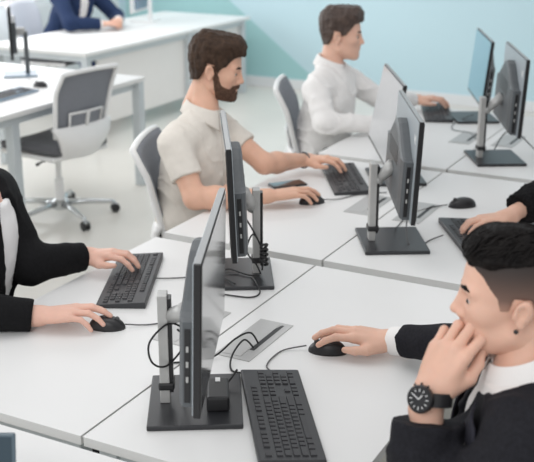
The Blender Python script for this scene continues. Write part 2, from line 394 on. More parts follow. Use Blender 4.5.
def keyboard(x, y, th, flip, label, keys=True, bodymat='kbbody'):
    """th: direction of the user-to-screen axis; the long axis is perpendicular to it"""
    r = empty('keyboard', (x, y, DZ), th - PI / 2 + (0 if not flip else 0), label, 'keyboard', 'black keyboards')
    # wedge body: y local = away from the user
    prof = [(-KWID / 2, .0), (KWID / 2, .0), (KWID / 2, .019), (KWID / 2 - .004, .0205), (-KWID / 2 + .004, .012), (-KWID / 2, .0105)]
    mb = MB(); n = len(prof)
    vs = [(-KLEN / 2, a, b) for a, b in prof] + [(KLEN / 2, a, b) for a, b in prof]
    mb.add(vs, [tuple(range(n)), tuple(range(n, 2 * n))] + [(i, (i + 1) % n, n + (i + 1) % n, n + i) for i in range(n)])
    bmesh.ops.bevel(mb.bm, geom=mb.bm.edges[:], offset=.0015, segments=1, affect='EDGES')
    mb.build('body', M[bodymat], r)
    sl = math.atan2(.0085, KWID - .008)
    def keymesh(mb, u, v, w, d):
        z = .0162 + v * math.tan(sl)
        mx = Matrix.Translation((u, v, z)) @ Matrix.Rotation(sl, 4, 'X')
        b2 = bmesh.new(); bmesh.ops.create_cube(b2, size=1)
        for q in b2.verts:
            top = q.co.z > 0
            q.co = Vector((q.co.x * (w - (.003 if top else 0)), q.co.y * (d - (.003 if top else 0)), q.co.z * .007))
        bmesh.ops.transform(b2, matrix=mx, verts=b2.verts); mb._merge(b2)
    if keys:
        cache = {}
        for i, (u, v, w, d) in enumerate(KL[:100]):
            mb = MB(); keymesh(mb, u, v, w, d); mb.build('key', M['key'], r)
        if len(KL) > 100:
            mb = MB()
            for q in KL[100:]: keymesh(mb, *q)
            tag(mb.build('keycaps', M['key'], r), kind='stuff')
    else:
        mb = MB()
        for q in KL: keymesh(mb, *q)
        mb.build('keycaps', M['key'], r)
    return r
# user at +x side looks towards -x : axis angle = th + pi ; user at the left looks towards +x
keyboard(.369, .297, .595 + PI, 0, 'large black keyboard beside the nearest monitor, under its mouse cable')
keyboard(-.464, .873, .4585, 0, 'black keyboard the woman in the black jacket types on')
keyboard(-.335, 2.300, .56, 0, 'black keyboard under the bearded man left hand', keys=False)
keyboard(-.428, 3.800, .39, 0, 'black keyboard on the far desk under the white shirted man hand', keys=False)
keyboard(.402, 1.775, .57 + PI, 0, 'black keyboard above the dark haired man head, hand in a black sleeve on it', keys=False)
keyboard(-2.90, 3.06, PI + .05, 0, 'pale blue-grey keyboard on the left desk by the white framed chair', keys=False, bodymat='tint')

# ------------------------------------------------------------------ mice
def mouse(x, y, th, label, sc=1.0):
    r = empty('computer_mouse', (x, y, DZ), th, label, 'mouse', 'black computer mice')
    mb = MB(); nu, nv = 20, 10; verts = []
    for i in range(nv + 1):
        ph = PI / 2 * i / nv
        for k in range(nu):
            a = 2 * PI * k / nu
            rx = .054 * sc; ry = (.030 + .003 * math.cos(a)) * sc
            X = rx * math.cos(a) * math.cos(ph) ** .55; Y = ry * math.sin(a) * math.cos(ph) ** .55
            hgt = .035 * (1 - .25 * (X / rx) ** 2 - .12 * X / rx) * sc
            verts.append((X, Y, hgt * math.sin(ph) ** .9))
    faces = [tuple(range(nu))[::-1]]
    for i in range(nv):
        for k in range(nu): faces.append((i * nu + k, i * nu + (k + 1) % nu, (i + 1) * nu + (k + 1) % nu, (i + 1) * nu + k))
    faces.append(tuple(nv * nu + k for k in range(nu)))
    mb.add(verts, faces); bmesh.ops.remove_doubles(mb.bm, verts=mb.bm.verts, dist=1e-5); mb.build('shell', M['black'], r, smooth=True)
    mb = MB(); mb.tube([(.030 * sc, -.003, .0285 * sc), (.030 * sc, .003, .0285 * sc)], .0075 * sc, 12); mb.build('scroll_wheel', M['cable_grey'], r)
    return r
mouse(.318, .684, PI + .25, 'black mouse under the right hand of the man in the dark suit')
mouse(-.315, .535, .43, 'black mouse under the hand of the woman in the black jacket, near left')
mouse(-.318, 1.93, .75, 'black mouse under the bearded man right hand')
mouse(.235, 2.165, PI + .62, 'lone black mouse with no hand on it, on the second right desk', 1.05)
mouse(-2.93, 3.42, PI, 'dark mouse on the left desk beyond the pale keyboard')

# phone by the bearded man
r = empty('smartphone', (-.52, 2.115, DZ), 1.0, 'black smartphone lying flat behind the bearded man right hand', 'phone')
MB().box((0, 0, .0045), (.075, .155, .009), bevel=.0035).build('case', M['black'], r, local=Matrix.Rotation(-PI/2 - .1, 4, 'Z'))
MB().box((0, 0, .0093), (.068, .146, .0008)).build('screen', M['screen'], r, local=Matrix.Rotation(-PI/2 - .1, 4, 'Z'))

# ------------------------------------------------------------------ cables
def cable(name, pts, rad, label, m='cable', parent=None, cat='cable'):
    o = MB().tube(spline(pts, 7), rad, 7).build(name, M[m], parent, smooth=True)
    if parent is None: tag(o, label, cat)
    return o
zc = DZ + .004
cable('mouse_cable', [(.262, .667, zc + .01), (.21, .63, zc), (.205, .565, zc), (.215, .52, zc), (.235, .50, zc + .001)], .0021, 'thin grey cable from the suited man mouse to behind his keyboard', 'cable_grey')
cable('keyboard_cable', [(.222, .40, DZ + .012), (.19, .455, zc), (.145, .455, zc), (.118, .505, DZ + .02), (.124, .56, DZ + .045), (.131, .60, DZ + .008)], .0027, 'black cable looping up from the power box behind the large keyboard')
cable('power_cable', [(.131, .63, DZ + .008), (.122, .60, DZ + .05), (.10, .555, DZ + .045), (.07, .50, DZ + .012), (.03, .46, zc), (-.02, .42, zc)], .0027, 'black cable running from the power box slot to the nearest monitor')
cable('mouse_cable', [(-.268, .558, zc + .008), (-.22, .60, zc), (-.16, .66, zc), (-.10, .68, zc), (-.03, .60, zc), (.02, .42, zc)], .0021, 'grey mouse cable curving right from the woman hand to the silver stand', 'cable_grey')
cable('keyboard_cable', [(-.40, .92, zc + .003), (-.36, .95, zc), (-.28, 1.01, zc), (-.20, 1.045, zc + .01), (-.17, 1.06, zc + .012)], .0021, 'thin dark cable running right from the woman keyboard', 'cable_grey')
cable('mouse_cable', [(-.283, 1.958, zc + .008), (-.24, 2.02, zc), (-.20, 2.10, zc), (-.15, 2.16, zc), (-.10, 2.2, zc)], .0021, 'thin grey cable from the bearded man mouse to the right', 'cable_grey')
cable('keyboard_cable', [(.29, 1.76, zc + .006), (.26, 1.70, zc), (.25, 1.62, zc), (.215, 1.60, zc + .012), (.17, 1.70, zc + .06), (.16, 1.78, zc + .10)], .0025, 'black cable winding from the upper right keyboard onto the second stand base', 'cable_grey')
cable('mouse_cable', [(.185, 2.13, zc + .006), (.13, 2.08, zc), (.09, 1.95, zc), (.10, 1.80, zc), (.12, 1.72, zc + .02)], .0023, 'pale cable running left from the lone mouse', 'cable_grey')
cable('power_cable', [(-.20, 3.74, DZ + .03), (-.26, 3.62, zc), (-.22, 3.45, zc), (-.12, 3.42, zc), (-.05, 3.3, zc)], .0022, 'thin grey cable on the far desk in front of the blue screen base', 'cable_grey')
cable('power_cable', [(.14, 2.95, DZ + .05), (.17, 3.0, DZ + .12), (.22, 3.03, DZ + .12), (.27, 3.06, DZ + .07), (.30, 3.15, zc)], .0028, 'black cable arching over the rearmost right base plate')
# cables hanging behind the two near stands
B = Matrix.Rotation(EXA, 4, 'Z')
def near(base, pts): return [tuple(Vector(base) + (B @ Vector(p))) for p in pts]
b1 = (.152, .262, DZ)
cable('power_cable', near(b1, [(-.04, .0, .20), (-.02, .02, .16), (-.065, -.03, .12), (-.10, -.055, .14), (-.105, -.05, .19), (-.06, -.02, .225), (-.02, 0, .20)]), .0026, 'black cable loop hanging left of the nearest silver stand')
cable('power_cable', near(b1, [(-.035, .01, .06), (-.022, .03, .14), (-.018, .02, .21), (.0, .0, .25), (.02, -.02, .24)]), .003, 'black cable bundle rising behind the nearest stand column')
cable('power_cable', near(b1, [(-.03, .02, .03), (-.015, -.02, .09), (-.012, .02, .16), (.0, .02, .19)]), .003, 'second black cable coiled at the foot of the nearest stand')
cable('power_cable', near(b1, [(.105, .09, .045), (.07, .05, .02), (.03, .03, .018), (.0, .04, .03)]), .003, 'black cable crossing the nearest base plate')
r = empty('power_adapter', (b1[0], b1[1], DZ + .0132), EXA, 'small black power adapter standing on the nearest base plate', 'adapter')
MB().box((.055, -.02, .02), (.055, .11, .04), bevel=.006).build('case', M['black'], r)
MB().box((.055, .02, .0405), (.012, .02, .002)).build('label_patch', M['white_plastic'], r)
b2 = (-.155, 1.085, DZ)
cable('power_cable', near(b2, [(.05, -.02, .03), (.052, -.03, .09), (.03, -.03, .15), (-.01, -.02, .22), (-.03, 0, .24)]), .0028, 'black cable rising beside the middle stand column')
cable('power_cable', near(b2, [(.045, -.03, .02), (.03, -.05, .06), (.0, -.03, .10), (.02, -.04, .16), (.05, -.035, .11)]), .0028, 'black cable loop in front of the middle stand column')
cable('power_cable', near(b2, [(.04, -.04, .018), (.0, -.03, .018), (-.06, .02, .02), (-.08, -.04, .02), (-.04, -.11, .018)]), .0026, 'dark cable curling over the middle base plate')
cable('power_cable', near(b2, [(.02, -.06, .018), (.03, -.12, .018), (.035, -.16, .004), (.0, -.19, .004), (-.08, -.16, .004)]), .0026, 'black cable loop running off the front of the middle base plate')
o = MB()
for k in range(5): o.tube(spline(near(b2, [(.052 + .006 * math.cos(k), -.028, .05 + .012 * k), (.066, -.045 + .004 * k, .06 + .015 * k), (.045, -.05, .075 + .012 * k), (.05, -.03, .05 + .012 * k)]), 5), .0045, 7)
tag(o.build('cable_tie_bundle', M['cable'], smooth=True), 'thick bundle of black cable knotted round the middle stand column', 'cable')

# laptop on the nearest desk, cut by the corner
r = empty('laptop', (-.013, -.454, DZ), .48, 'dark slate laptop screen at the bottom left corner', 'laptop')
MB().box((0, -.11, .009), (.33, .22, .018), bevel=.004).build('keyboard_base', M['housing'], r)
lidT = Matrix.Translation((0, 0, .018)) @ Matrix.Rotation(math.radians(-14), 4, 'X')
MB().box((0, .0, .098), (.33, .009, .196), bevel=.004).build('screen_lid', mat('slate_lid', (84, 100, 110), .4, var=.03), r, local=lidT)
MB().box((0, -.0052, .098), (.316, .001, .180)).build('screen', mat('dark_slate_screen', (62, 76, 85), .6, spec=.2, var=.03), r, local=lidT)

# far left bench items: a monitor turned away, its base, and the display on the rear desk
def side_monitor(name, loc, rz, label, w, h, zc, white=False):
    r = empty(name, loc, rz, label, 'monitor')
    MB().box((0, 0, .006), (.22, .24, .012), bevel=.003).build('base_plate', M['tint' if not white else 'white_plastic'], r)
    MB().box((-.05, 0, zc / 2), (.03, .05, zc), bevel=.003).build('stand_column', M['housing' if not white else 'white_plastic'], r)
    MB().box((-.012, 0, zc), (.08, .05, .05), bevel=.008).build('hinge_arm', M['silver'], r)
    MB().box((.045, 0, zc + .02), (.02, w, h), bevel=.003).build('bezel', M['bezel' if not white else 'white_plastic'], r)
    MB().box((.0555, 0, zc + .02), (.001, w - .03, h - .03)).build('screen', M['screen'], r)
    MB().box((.025, 0, zc - .02), (.035, w * .7, h * .6), bevel=.01).build('back_housing', M['housing' if not white else 'tint'], r)
    return r
side_monitor('monitor', (-3.33, 3.70, DZ), PI + .72, 'dark monitor seen edge-on at the far left, stand on the left bench', .54, .34, .29)
side_monitor('monitor', (-4.22, 6.52, DZ), PI + .25, 'white framed monitor on the desk of the navy suited person', .52, .34, .24, True)

# ------------------------------------------------------------------ cabinet by the back wall, black mug
r = empty('cabinet', (1.02, 7.30, 0), 0, 'low white cabinet by the back wall at the right edge', 'cabinet')
MB().box((0, 0, .33), (1.5, .42, .66), bevel=.004).build('body', M['base_white'], r)
MB().box((-.375, -.215, .33), (.735, .018, .60), bevel=.003).build('door', M['white_plastic'], r)
MB().box((.375, -.215, .33), (.735, .018, .60), bevel=.003).build('door', M['white_plastic'], r)
MB().box((0, 0, .675), (1.53, .44, .025), bevel=.003).build('top_board', M['white_plastic'], r)

# ------------------------------------------------------------------ office chairs
def grid_solid(fn, nu, nv, th, mb):
    """fn(u,v)->(point, normal): a sheet with thickness th"""
    P1 = []; P2 = []
    for j in range(nv + 1):
        for i in range(nu + 1):
            p, n = fn(-1 + 2 * i / nu, j / nv); P1.append(p + n * th / 2); P2.append(p - n * th / 2)
    k = len(P1); F = []; ix = lambda i, j: j * (nu + 1) + i
    for j in range(nv):
        for i in range(nu):
            a = (ix(i, j), ix(i + 1, j), ix(i + 1, j + 1), ix(i, j + 1)); F.append(a); F.append(tuple(k + q for q in a[::-1]))
    for i in range(nu): F += [(ix(i, 0), k + ix(i, 0), k + ix(i + 1, 0), ix(i + 1, 0)), (ix(i, nv), ix(i + 1, nv), k + ix(i + 1, nv), k + ix(i, nv))]
    for j in range(nv): F += [(ix(0, j), ix(0, j + 1), k + ix(0, j + 1), k + ix(0, j)), (ix(nu, j), k + ix(nu, j), k + ix(nu, j + 1), ix(nu, j + 1))]
    mb.add(P1 + P2, F)
def back_pt(u, v, hw=.225, z0=.565, z1=.945):
    w = hw * (.86 + .14 * min(1, v * 1.5)) * (1 - .04 * max(0, v - .8) / .2)
    z = z0 + (z1 - z0) * v + .008 * (1 - u * u) * v
    x = -.235 - .085 * v + .045 * u * u - .05 * math.exp(-((v - .1) / .25) ** 2) * 0 - .035 * max(0, v - .7) / .3 * u * u
    return Vector((x, u * w, z))
def back_fn(u, v):
    e = 1e-3
    a = back_pt(u + e, v) - back_pt(u - e, v); b = back_pt(u, v + e) - back_pt(u, v - e)
    return back_pt(u, v), b.cross(a).normalized() * -1
def office_chair(loc, rz, label):
    r = empty('office_chair', loc, rz, label, 'office chair', 'white framed office chairs')
    MB().lathe([(.045, .055), (.05, .06), (.05, .105), (.036, .115)], n=20).build('base_hub', M['chrome'], r, smooth=False)
    for k in range(5):
        a = 2 * PI * k / 5 + .3; d = Vector((math.cos(a), math.sin(a), 0)); s = Vector((-d.y, d.x, 0))
        MB().tube([d * .03 + Vector((0, 0, .092)), d * .16 + Vector((0, 0, .088)), d * .32 + Vector((0, 0, .072)), d * .338 + Vector((0, 0, .058))], [.021, .018, .013, .012], 10).build('base_leg', M['chrome'], r, smooth=True)
        c = empty('caster', tuple(d * .338)); c.parent = r
        for q in (-1, 1):
            MB().lathe([(.008, -.009), (.026, -.008), (.029, 0), (.026, .008), (.008, .009)], n=18, mx=Matrix.Translation(Vector((0, 0, .029)) + s * .014 * q) @ s.to_track_quat('Z', 'Y').to_matrix().to_4x4()).build('wheel', M['black'], c)
        MB().box((0, 0, .045), (.03, .03, .028), rz=a, bevel=.006).build('fork', M['chrome'], c)
    MB().lathe([(.027, .10), (.027, .25), (.018, .252), (.018, .40)], n=20).build('gas_column', M['white_plastic'], r, smooth=False)
    MB().box((-.01, 0, .405), (.22, .16, .04), bevel=.012).build('tilt_mechanism', M['white_plastic'], r)
    MB().tube([(.02, -.06, .405), (.03, -.2, .40), (.03, -.24, .395)], [.006, .006, .011], 8).build('lever', M['black'], r)
    MB().tube([(-.06, .06, .405), (-.07, .2, .40), (-.07, .23, .392)], [.006, .006, .011], 8).build('lever', M['black'], r)
    sh = MB(); sh.box((0.02, 0, .435), (.46, .46, .03), bevel=.013, seg=3); sh.build('seat_shell', M['white_plastic'], r, smooth=False)
    mb = MB()
    def seat(u, v):
        x = -.22 + .48 * v; hw = .232 * (1 - .10 * (2 * v - 1) ** 4) ; z = .475 - .02 * max(0, v - .75) / .25 + .010 * u * u
        return Vector((x, u * hw, z)), Vector((0, 0, 1))
    grid_solid(seat, 12, 12, .05, mb); bmesh.ops.bevel(mb.bm, geom=[e for e in mb.bm.edges if len(e.link_faces) == 2 and e.calc_face_angle(0) > .9], offset=.016, segments=3, affect='EDGES')
    mb.build('seat_cushion', M['seatgrey'], r, smooth=True)
    mb = MB(); grid_solid(back_fn, 16, 14, .010, mb); mb.build('backrest_mesh', M['meshgrey'], r, smooth=True)
    # white frame round the back
    out = [back_pt(-1, v) for v in np.linspace(0, 1, 12)] + [back_pt(u, 1) for u in np.linspace(-.92, .92, 12)] + [back_pt(1, v) for v in np.linspace(1, 0, 12)] + [back_pt(u, 0) for u in np.linspace(.92, -.92, 10)]
    out.append(out[0]); out = [p + Vector((-.014, 0, 0)) for p in out]; MB().tube(out, .0140, 10, cap=False).build('backrest_frame', M['white_plastic'], r, smooth=True)
    # lower white shell that carries the back down to the seat
    mb = MB()
    def low(u, v):
        x = -.245 - .045 * math.sin(v * PI * .9) + .06 * u * u * (1 - .4 * v); z = .425 + .20 * v; hw = .15 + .085 * v
        return Vector((x, u * hw, z)), Vector((-1, 0, .15)).normalized()
    grid_solid(low, 12, 10, .022, mb); mb.build('back_support', M['white_plastic'], r, smooth=True)
    mb = MB()
    for u0, u1 in ((-.62, -.03), (.03, .62)):
        q = [back_pt(u0, .12), back_pt(u1, .12), back_pt(u1, .36), back_pt(u0, .36), back_pt(u0, .12)]
        mb.tube([p + Vector((-.022, 0, 0)) for p in q], .009, 8)
    mb.build('lumbar_frame', M['white_plastic'], r, smooth=True)
    mb = MB(); grid_solid(lambda u, v: (back_pt(u * .6, .13 + .22 * v) + Vector((-.018, 0, 0)), Vector((1, 0, 0))), 8, 4, .004, mb); mb.build('lumbar_pad', M['meshgrey'], r, smooth=True)
    return r
ch = office_chair((-2.60, 3.14, 0), PI - .14, 'empty white framed chair with grey mesh back pushed under the left desk')
for (x, y, a, lab) in [(-.755, 1.955, .38, 'white framed grey chair the bearded man in the beige polo sits on'),
                       (-.83, 3.36, .38, 'white framed grey chair the man in the white shirt sits on'),
                       (-4.74, 5.78, .15, 'white framed chair behind the navy suited person'),
                       (1.12, .18, PI + .38, 'chair under the man in the dark suit, bottom right corner'),
                       (-1.06, .52, .42, 'chair under the woman in the black jacket at the left edge'),
                       (1.16, 2.30, PI + .40, 'chair under the person in the fluffy black sweater at the right edge')]:
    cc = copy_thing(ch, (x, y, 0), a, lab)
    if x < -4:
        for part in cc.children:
            if part.name.startswith('backrest_mesh'): part.data = part.data.copy(); part.data.materials[0] = mat('window_glare_mesh_fabric', (226, 229, 238), .8, var=.03, vscale=120)  # grey mesh recoloured pale: window glare put into the base colour

# ------------------------------------------------------------------ figures: signed distance fields meshed with surface nets
def nets(v, lo, h):
    s = v < 0
    nx, ny, nz = v.shape
    corners = [(i, j, k) for i in (0, 1) for j in (0, 1) for k in (0, 1)]
    cnt = np.zeros((nx - 1, ny - 1, nz - 1), np.int8)
    for i, j, k in corners: cnt += s[i:nx - 1 + i, j:ny - 1 + j, k:nz - 1 + k]
    act = (cnt > 0) & (cnt < 8); idx = np.argwhere(act)
    if len(idx) == 0: return np.zeros((0, 3)), np.zeros((0, 4), int)
    vid = np.full(act.shape, -1, np.int32); vid[act] = np.arange(len(idx))
    acc = np.zeros((len(idx), 3)); n = np.zeros(len(idx))
    cv = {c: v[idx[:, 0] + c[0], idx[:, 1] + c[1], idx[:, 2] + c[2]] for c in corners}
    for c in corners:
        for ax in range(3):
            if c[ax]: continue
            d = list(c); d[ax] = 1; d = tuple(d); a, b = cv[c], cv[d]; m = (a < 0) != (b < 0)
            t = np.where(m, a / np.where(m, a - b, 1), 0)
            p = np.tile(np.array(c, float), (len(idx), 1)); p[:, ax] = t
            acc[m] += p[m]; n[m] += 1
    verts = (idx + acc / n[:, None]) * h + lo
    quads = []
    for ax in range(3):
        sl = [slice(None)] * 3; sr = [slice(None)] * 3; sl[ax] = slice(0, -1); sr[ax] = slice(1, None)
        a, b = s[tuple(sl)], s[tuple(sr)]; e = np.argwhere(a != b)
        u, w = [(1, 2), (2, 0), (0, 1)][ax]
        lim = np.array(act.shape)
        ok = (e[:, u] > 0) & (e[:, w] > 0) & (e[:, u] < lim[u]) & (e[:, w] < lim[w]) & (e[:, ax] < lim[ax]); e = e[ok]
        du = np.zeros(3, int); du[u] = 1; dw = np.zeros(3, int); dw[w] = 1
        f = lambda q: vid[q[:, 0], q[:, 1], q[:, 2]]
        Q = np.stack([f(e - du - dw), f(e - dw), f(e), f(e - du)], 1)
        flip = ~s[e[:, 0], e[:, 1], e[:, 2]]; Q[flip] = Q[flip][:, ::-1]; quads.append(Q)
    Q = np.concatenate(quads); Q = Q[(Q >= 0).all(1)]
    return verts, Q
V3 = lambda *a: np.array(a, float)
def nrm(v): v = np.asarray(v, float); return v / max(np.linalg.norm(v), 1e-9)
class SDF:
    def __init__(s): s.p = []
    def cap(s, a, b, ra, rb=None, k=.02, flat=None):
        rb = ra if rb is None else rb; a = V3(*a); b = V3(*b); r = max(ra, rb)
        s.p.append(('cap', a, b, ra, rb, k, flat, np.minimum(a, b) - r, np.maximum(a, b) + r, 1)); return s
    def ell(s, c, rad, R=None, k=.02, sign=1):
        c = V3(*c); R = np.eye(3) if R is None else np.asarray(R, float)      # columns are the axes
        e = np.abs(R) @ np.asarray(rad, float); s.p.append(('ell', c, np.asarray(rad, float), R, None, k, None, c - e, c + e, sign)); return s
    def cut(s, p, n):                      # keep the side the normal points away from
        s.p.append(('cut', V3(*p), nrm(n), None, None, 0, None, None, None, -1)); return s
    def bounds(s):
        lo = np.min([q[7] for q in s.p if q[7] is not None and q[9] > 0], 0); hi = np.max([q[8] for q in s.p if q[8] is not None and q[9] > 0], 0); return lo, hi
    def eval(s, lo, n, h):
        v = np.full(n, .2, np.float32); lo = np.asarray(lo, float)
        for kind, a, b, c, d, k, fl, bl, bh, sign in s.p:
            if kind == 'cut': sl = tuple(slice(0, m) for m in n)
            else:
                i0 = np.maximum(np.floor((bl - k - 4 * h - lo) / h).astype(int), 0); i1 = np.minimum(np.ceil((bh + k + 4 * h - lo) / h).astype(int) + 1, n)
                if (i1 <= i0).any(): continue
                sl = tuple(slice(x, y) for x, y in zip(i0, i1))
            X, Y, Z = [(lo[i] + h * np.arange(sl[i].start, sl[i].stop)).astype(np.float32) for i in range(3)]
            X = X[:, None, None]; Y = Y[None, :, None]; Z = Z[None, None, :]
            if kind == 'cap':
                ba = b - a; L2 = max(ba @ ba, 1e-12); px, py, pz = X - a[0], Y - a[1], Z - a[2]
                t = np.clip((px * ba[0] + py * ba[1] + pz * ba[2]) / L2, 0, 1)
                g = np.sqrt((px - ba[0] * t) ** 2 + (py - ba[1] * t) ** 2 + (pz - ba[2] * t) ** 2) - (c + (d - c) * t)
                if fl is not None:
                    u = ba / math.sqrt(L2)
                    if fl in ('b', 'ab'): g = np.maximum(g, (X - b[0]) * u[0] + (Y - b[1]) * u[1] + (Z - b[2]) * u[2])
                    if fl in ('a', 'ab'): g = np.maximum(g, -((X - a[0]) * u[0] + (Y - a[1]) * u[1] + (Z - a[2]) * u[2]))
            elif kind == 'ell':
                R = c; q = [(X - a[0]) * R[0, i] + (Y - a[1]) * R[1, i] + (Z - a[2]) * R[2, i] for i in range(3)]
                k0 = np.sqrt(sum((q[i] / b[i]) ** 2 for i in range(3))); k1 = np.sqrt(sum((q[i] / b[i] ** 2) ** 2 for i in range(3)))
                g = k0 * (k0 - 1) / np.maximum(k1, 1e-6)
            else:
                g = -((X - a[0]) * b[0] + (Y - a[1]) * b[1] + (Z - a[2]) * b[2])
            o = v[sl]
            if sign < 0:
                g = -g
                if k > 0: hh = np.maximum(k - np.abs(o - g), 0) / k; v[sl] = np.maximum(o, g) + hh * hh * k * .25
                else: v[sl] = np.maximum(o, g)
            elif k > 0:
                hh = np.maximum(k - np.abs(o - g), 0) / k; v[sl] = np.minimum(o, g) - hh * hh * k * .25
            else: v[sl] = np.minimum(o, g)
        return v
    def mesh(s, h, lo=None, hi=None, post=None):
        if lo is None: lo, hi = s.bounds(); lo = lo - .03; hi = hi + .03
        n = np.ceil((np.asarray(hi) - lo) / h).astype(int) + 1; v = s.eval(lo, tuple(n), h)
        if post is not None:
            g = np.meshgrid(*[lo[i] + h * np.arange(n[i]) for i in range(3)], indexing='ij', sparse=True); v = post(v, *g)
        for ax in range(3):
            sl = [slice(None)] * 3; sl[ax] = 0; v[tuple(sl)] = np.maximum(v[tuple(sl)], .002); sl[ax] = -1; v[tuple(sl)] = np.maximum(v[tuple(sl)], .002)
        return nets(v, np.asarray(lo, float), h)
def wobble(P, f, amp, seed=0):            # smooth pseudo noise
    r = np.random.default_rng(seed); o = np.zeros(len(P))
    for i in range(7):
        d = r.normal(size=3); d /= np.linalg.norm(d); o += np.sin(P @ d * f * (1 + .35 * i) + r.uniform(0, 6.28)) / (1 + .3 * i)
    return o * amp / 2.6
def vnormals(V, Q):
    n = np.cross(V[Q[:, 2]] - V[Q[:, 0]], V[Q[:, 3]] - V[Q[:, 1]]); o = np.zeros_like(V)
    for i in range(4): np.add.at(o, Q[:, i], n)
    return o / np.maximum(np.linalg.norm(o, axis=1), 1e-9)[:, None]
def put(name, parts, m, parent, xf=None, disp=None, smooth_it=1):
    Vs = []; Qs = []; n = 0
    for V, Q in parts:
        if len(V) == 0: continue
        Vs.append(V); Qs.append(Q + n); n += len(V)
    V = np.concatenate(Vs); Q = np.concatenate(Qs)
    for _ in range(smooth_it):            # light Laplacian smoothing
        acc = np.zeros_like(V); c = np.zeros(len(V))
        for a, b in ((0, 1), (1, 2), (2, 3), (3, 0)):
            np.add.at(acc, Q[:, a], V[Q[:, b]]); np.add.at(acc, Q[:, b], V[Q[:, a]]); np.add.at(c, Q[:, a], 1); np.add.at(c, Q[:, b], 1)
        V = V * .5 + .5 * acc / np.maximum(c, 1)[:, None]
    if disp is not None: V = V + vnormals(V, Q) * disp(V)[:, None]
    if xf is not None: V = V @ xf[:3, :3].T + xf[:3, 3]
    off = np.array(parent.location if parent.parent is None else (0, 0, 0)); V = V - off
    me = bpy.data.meshes.new(name); me.vertices.add(len(V)); me.vertices.foreach_set('co', V.astype(np.float32).ravel())
    me.loops.add(Q.size); me.loops.foreach_set('vertex_index', Q.astype(np.int32).ravel())
    me.polygons.add(len(Q)); me.polygons.foreach_set('loop_start', np.arange(0, Q.size, 4, dtype=np.int32)); me.polygons.foreach_set('loop_total', np.full(len(Q), 4, np.int32))
    me.update(calc_edges=True); me.validate()
    return link_mesh(name, me, m, parent, True)
#__PEOPLE__
def head_sdf(ears=True):
    F = SDF()
    F.ell((0, 0, .048), (.097, .076, .088), k=.0)
    F.ell((.042, 0, -.016), (.056, .060, .076), k=.03)
    for q in (-1, 1):
        F.cap((.010, q * .050, -.052), (.076, q * .014, -.086), .014, .014, k=.03)
        F.ell((.058, q * .042, -.008), (.026, .022, .022), k=.02)                # cheekbone
    F.ell((.045, 0, -.060), (.048, .046, .038), k=.025)
    F.ell((.080, 0, -.087), (.017, .021, .015), k=.016)
    for q in (-1, 1):
        F.ell((.099, q * .033, .010), (.016, .020, .013), k=.012, sign=-1)
        F.cap((.088, q * .012, .031), (.076, q * .048, .031), .0095, .008, k=.014)
    F.cap((.092, 0, .026), (.109, 0, -.014), .0075, .0095, k=.012)
    F.ell((.111, 0, -.020), (.0115, .0115, .0095), k=.006)
    for q in (-1, 1): F.ell((.099, q * .012, -.026), (.0105, .007, .0075), k=.006)
    F.cap((.094, 0, -.026), (.096, 0, -.046), .008, .007, k=.012)
    F.cap((.0975, 0, -.0515), (.086, .022, -.056), .0062, .003, k=.004); F.cap((.0975, 0, -.0515), (.086, -.022, -.056), .0062, .003, k=.004)
    F.cap((.0940, .008, -.0615), (.086, .020, -.058), .0068, .003, k=.004); F.cap((.0940, -.008, -.0615), (.086, -.020, -.058), .0068, .003, k=.004)
    F.cap((.0940, -.008, -.0615), (.0940, .008, -.0615), .0068, k=.003)
    for q in (-1, 1):
        F.ell((.0765, q * .032, .0105), (.0142, .0142, .0142), k=.003)
        F.ell((.092, q * .033, .0095), (.012, .0125, .0032), k=.002, sign=-1)
    if ears:
        for q in (-1, 1):
            a = nrm((-.22, q * .30, .95)); f = nrm(np.cross((0, q * 1.0, 0), a)) * (1 if q > 0 else 1); n = np.cross(a, f)
            R = np.stack([f, n, a], 1)
            F.ell((-.011, q * .079, .006), (.0170, .0080, .0290), R, k=.006)
            F.ell((-.007, q * .088, .008), (.0095, .0075, .0165), R, k=.004, sign=-1)
            F.ell((-.006, q * .077, -.019), (.0075, .006, .009), k=.005)
            F.cap((.004, q * .076, -.004), (.003, q * .078, .002), .005, k=.004)
    F.cap((-.020, 0, -.05), (-.045, 0, -.16), .052, .053, k=.03)
    return F
HLO, HHI = np.array((-.135, -.12, -.165)), np.array((.150, .12, .195))
def place(O, yaw, pitch, roll, s):
    R = np.array(Matrix.Rotation(yaw, 3, 'Z') @ Matrix.Rotation(pitch, 3, 'Y') @ Matrix.Rotation(roll, 3, 'X')) * s
    X = np.eye(4); X[:3, :3] = R; X[:3, 3] = O; return X
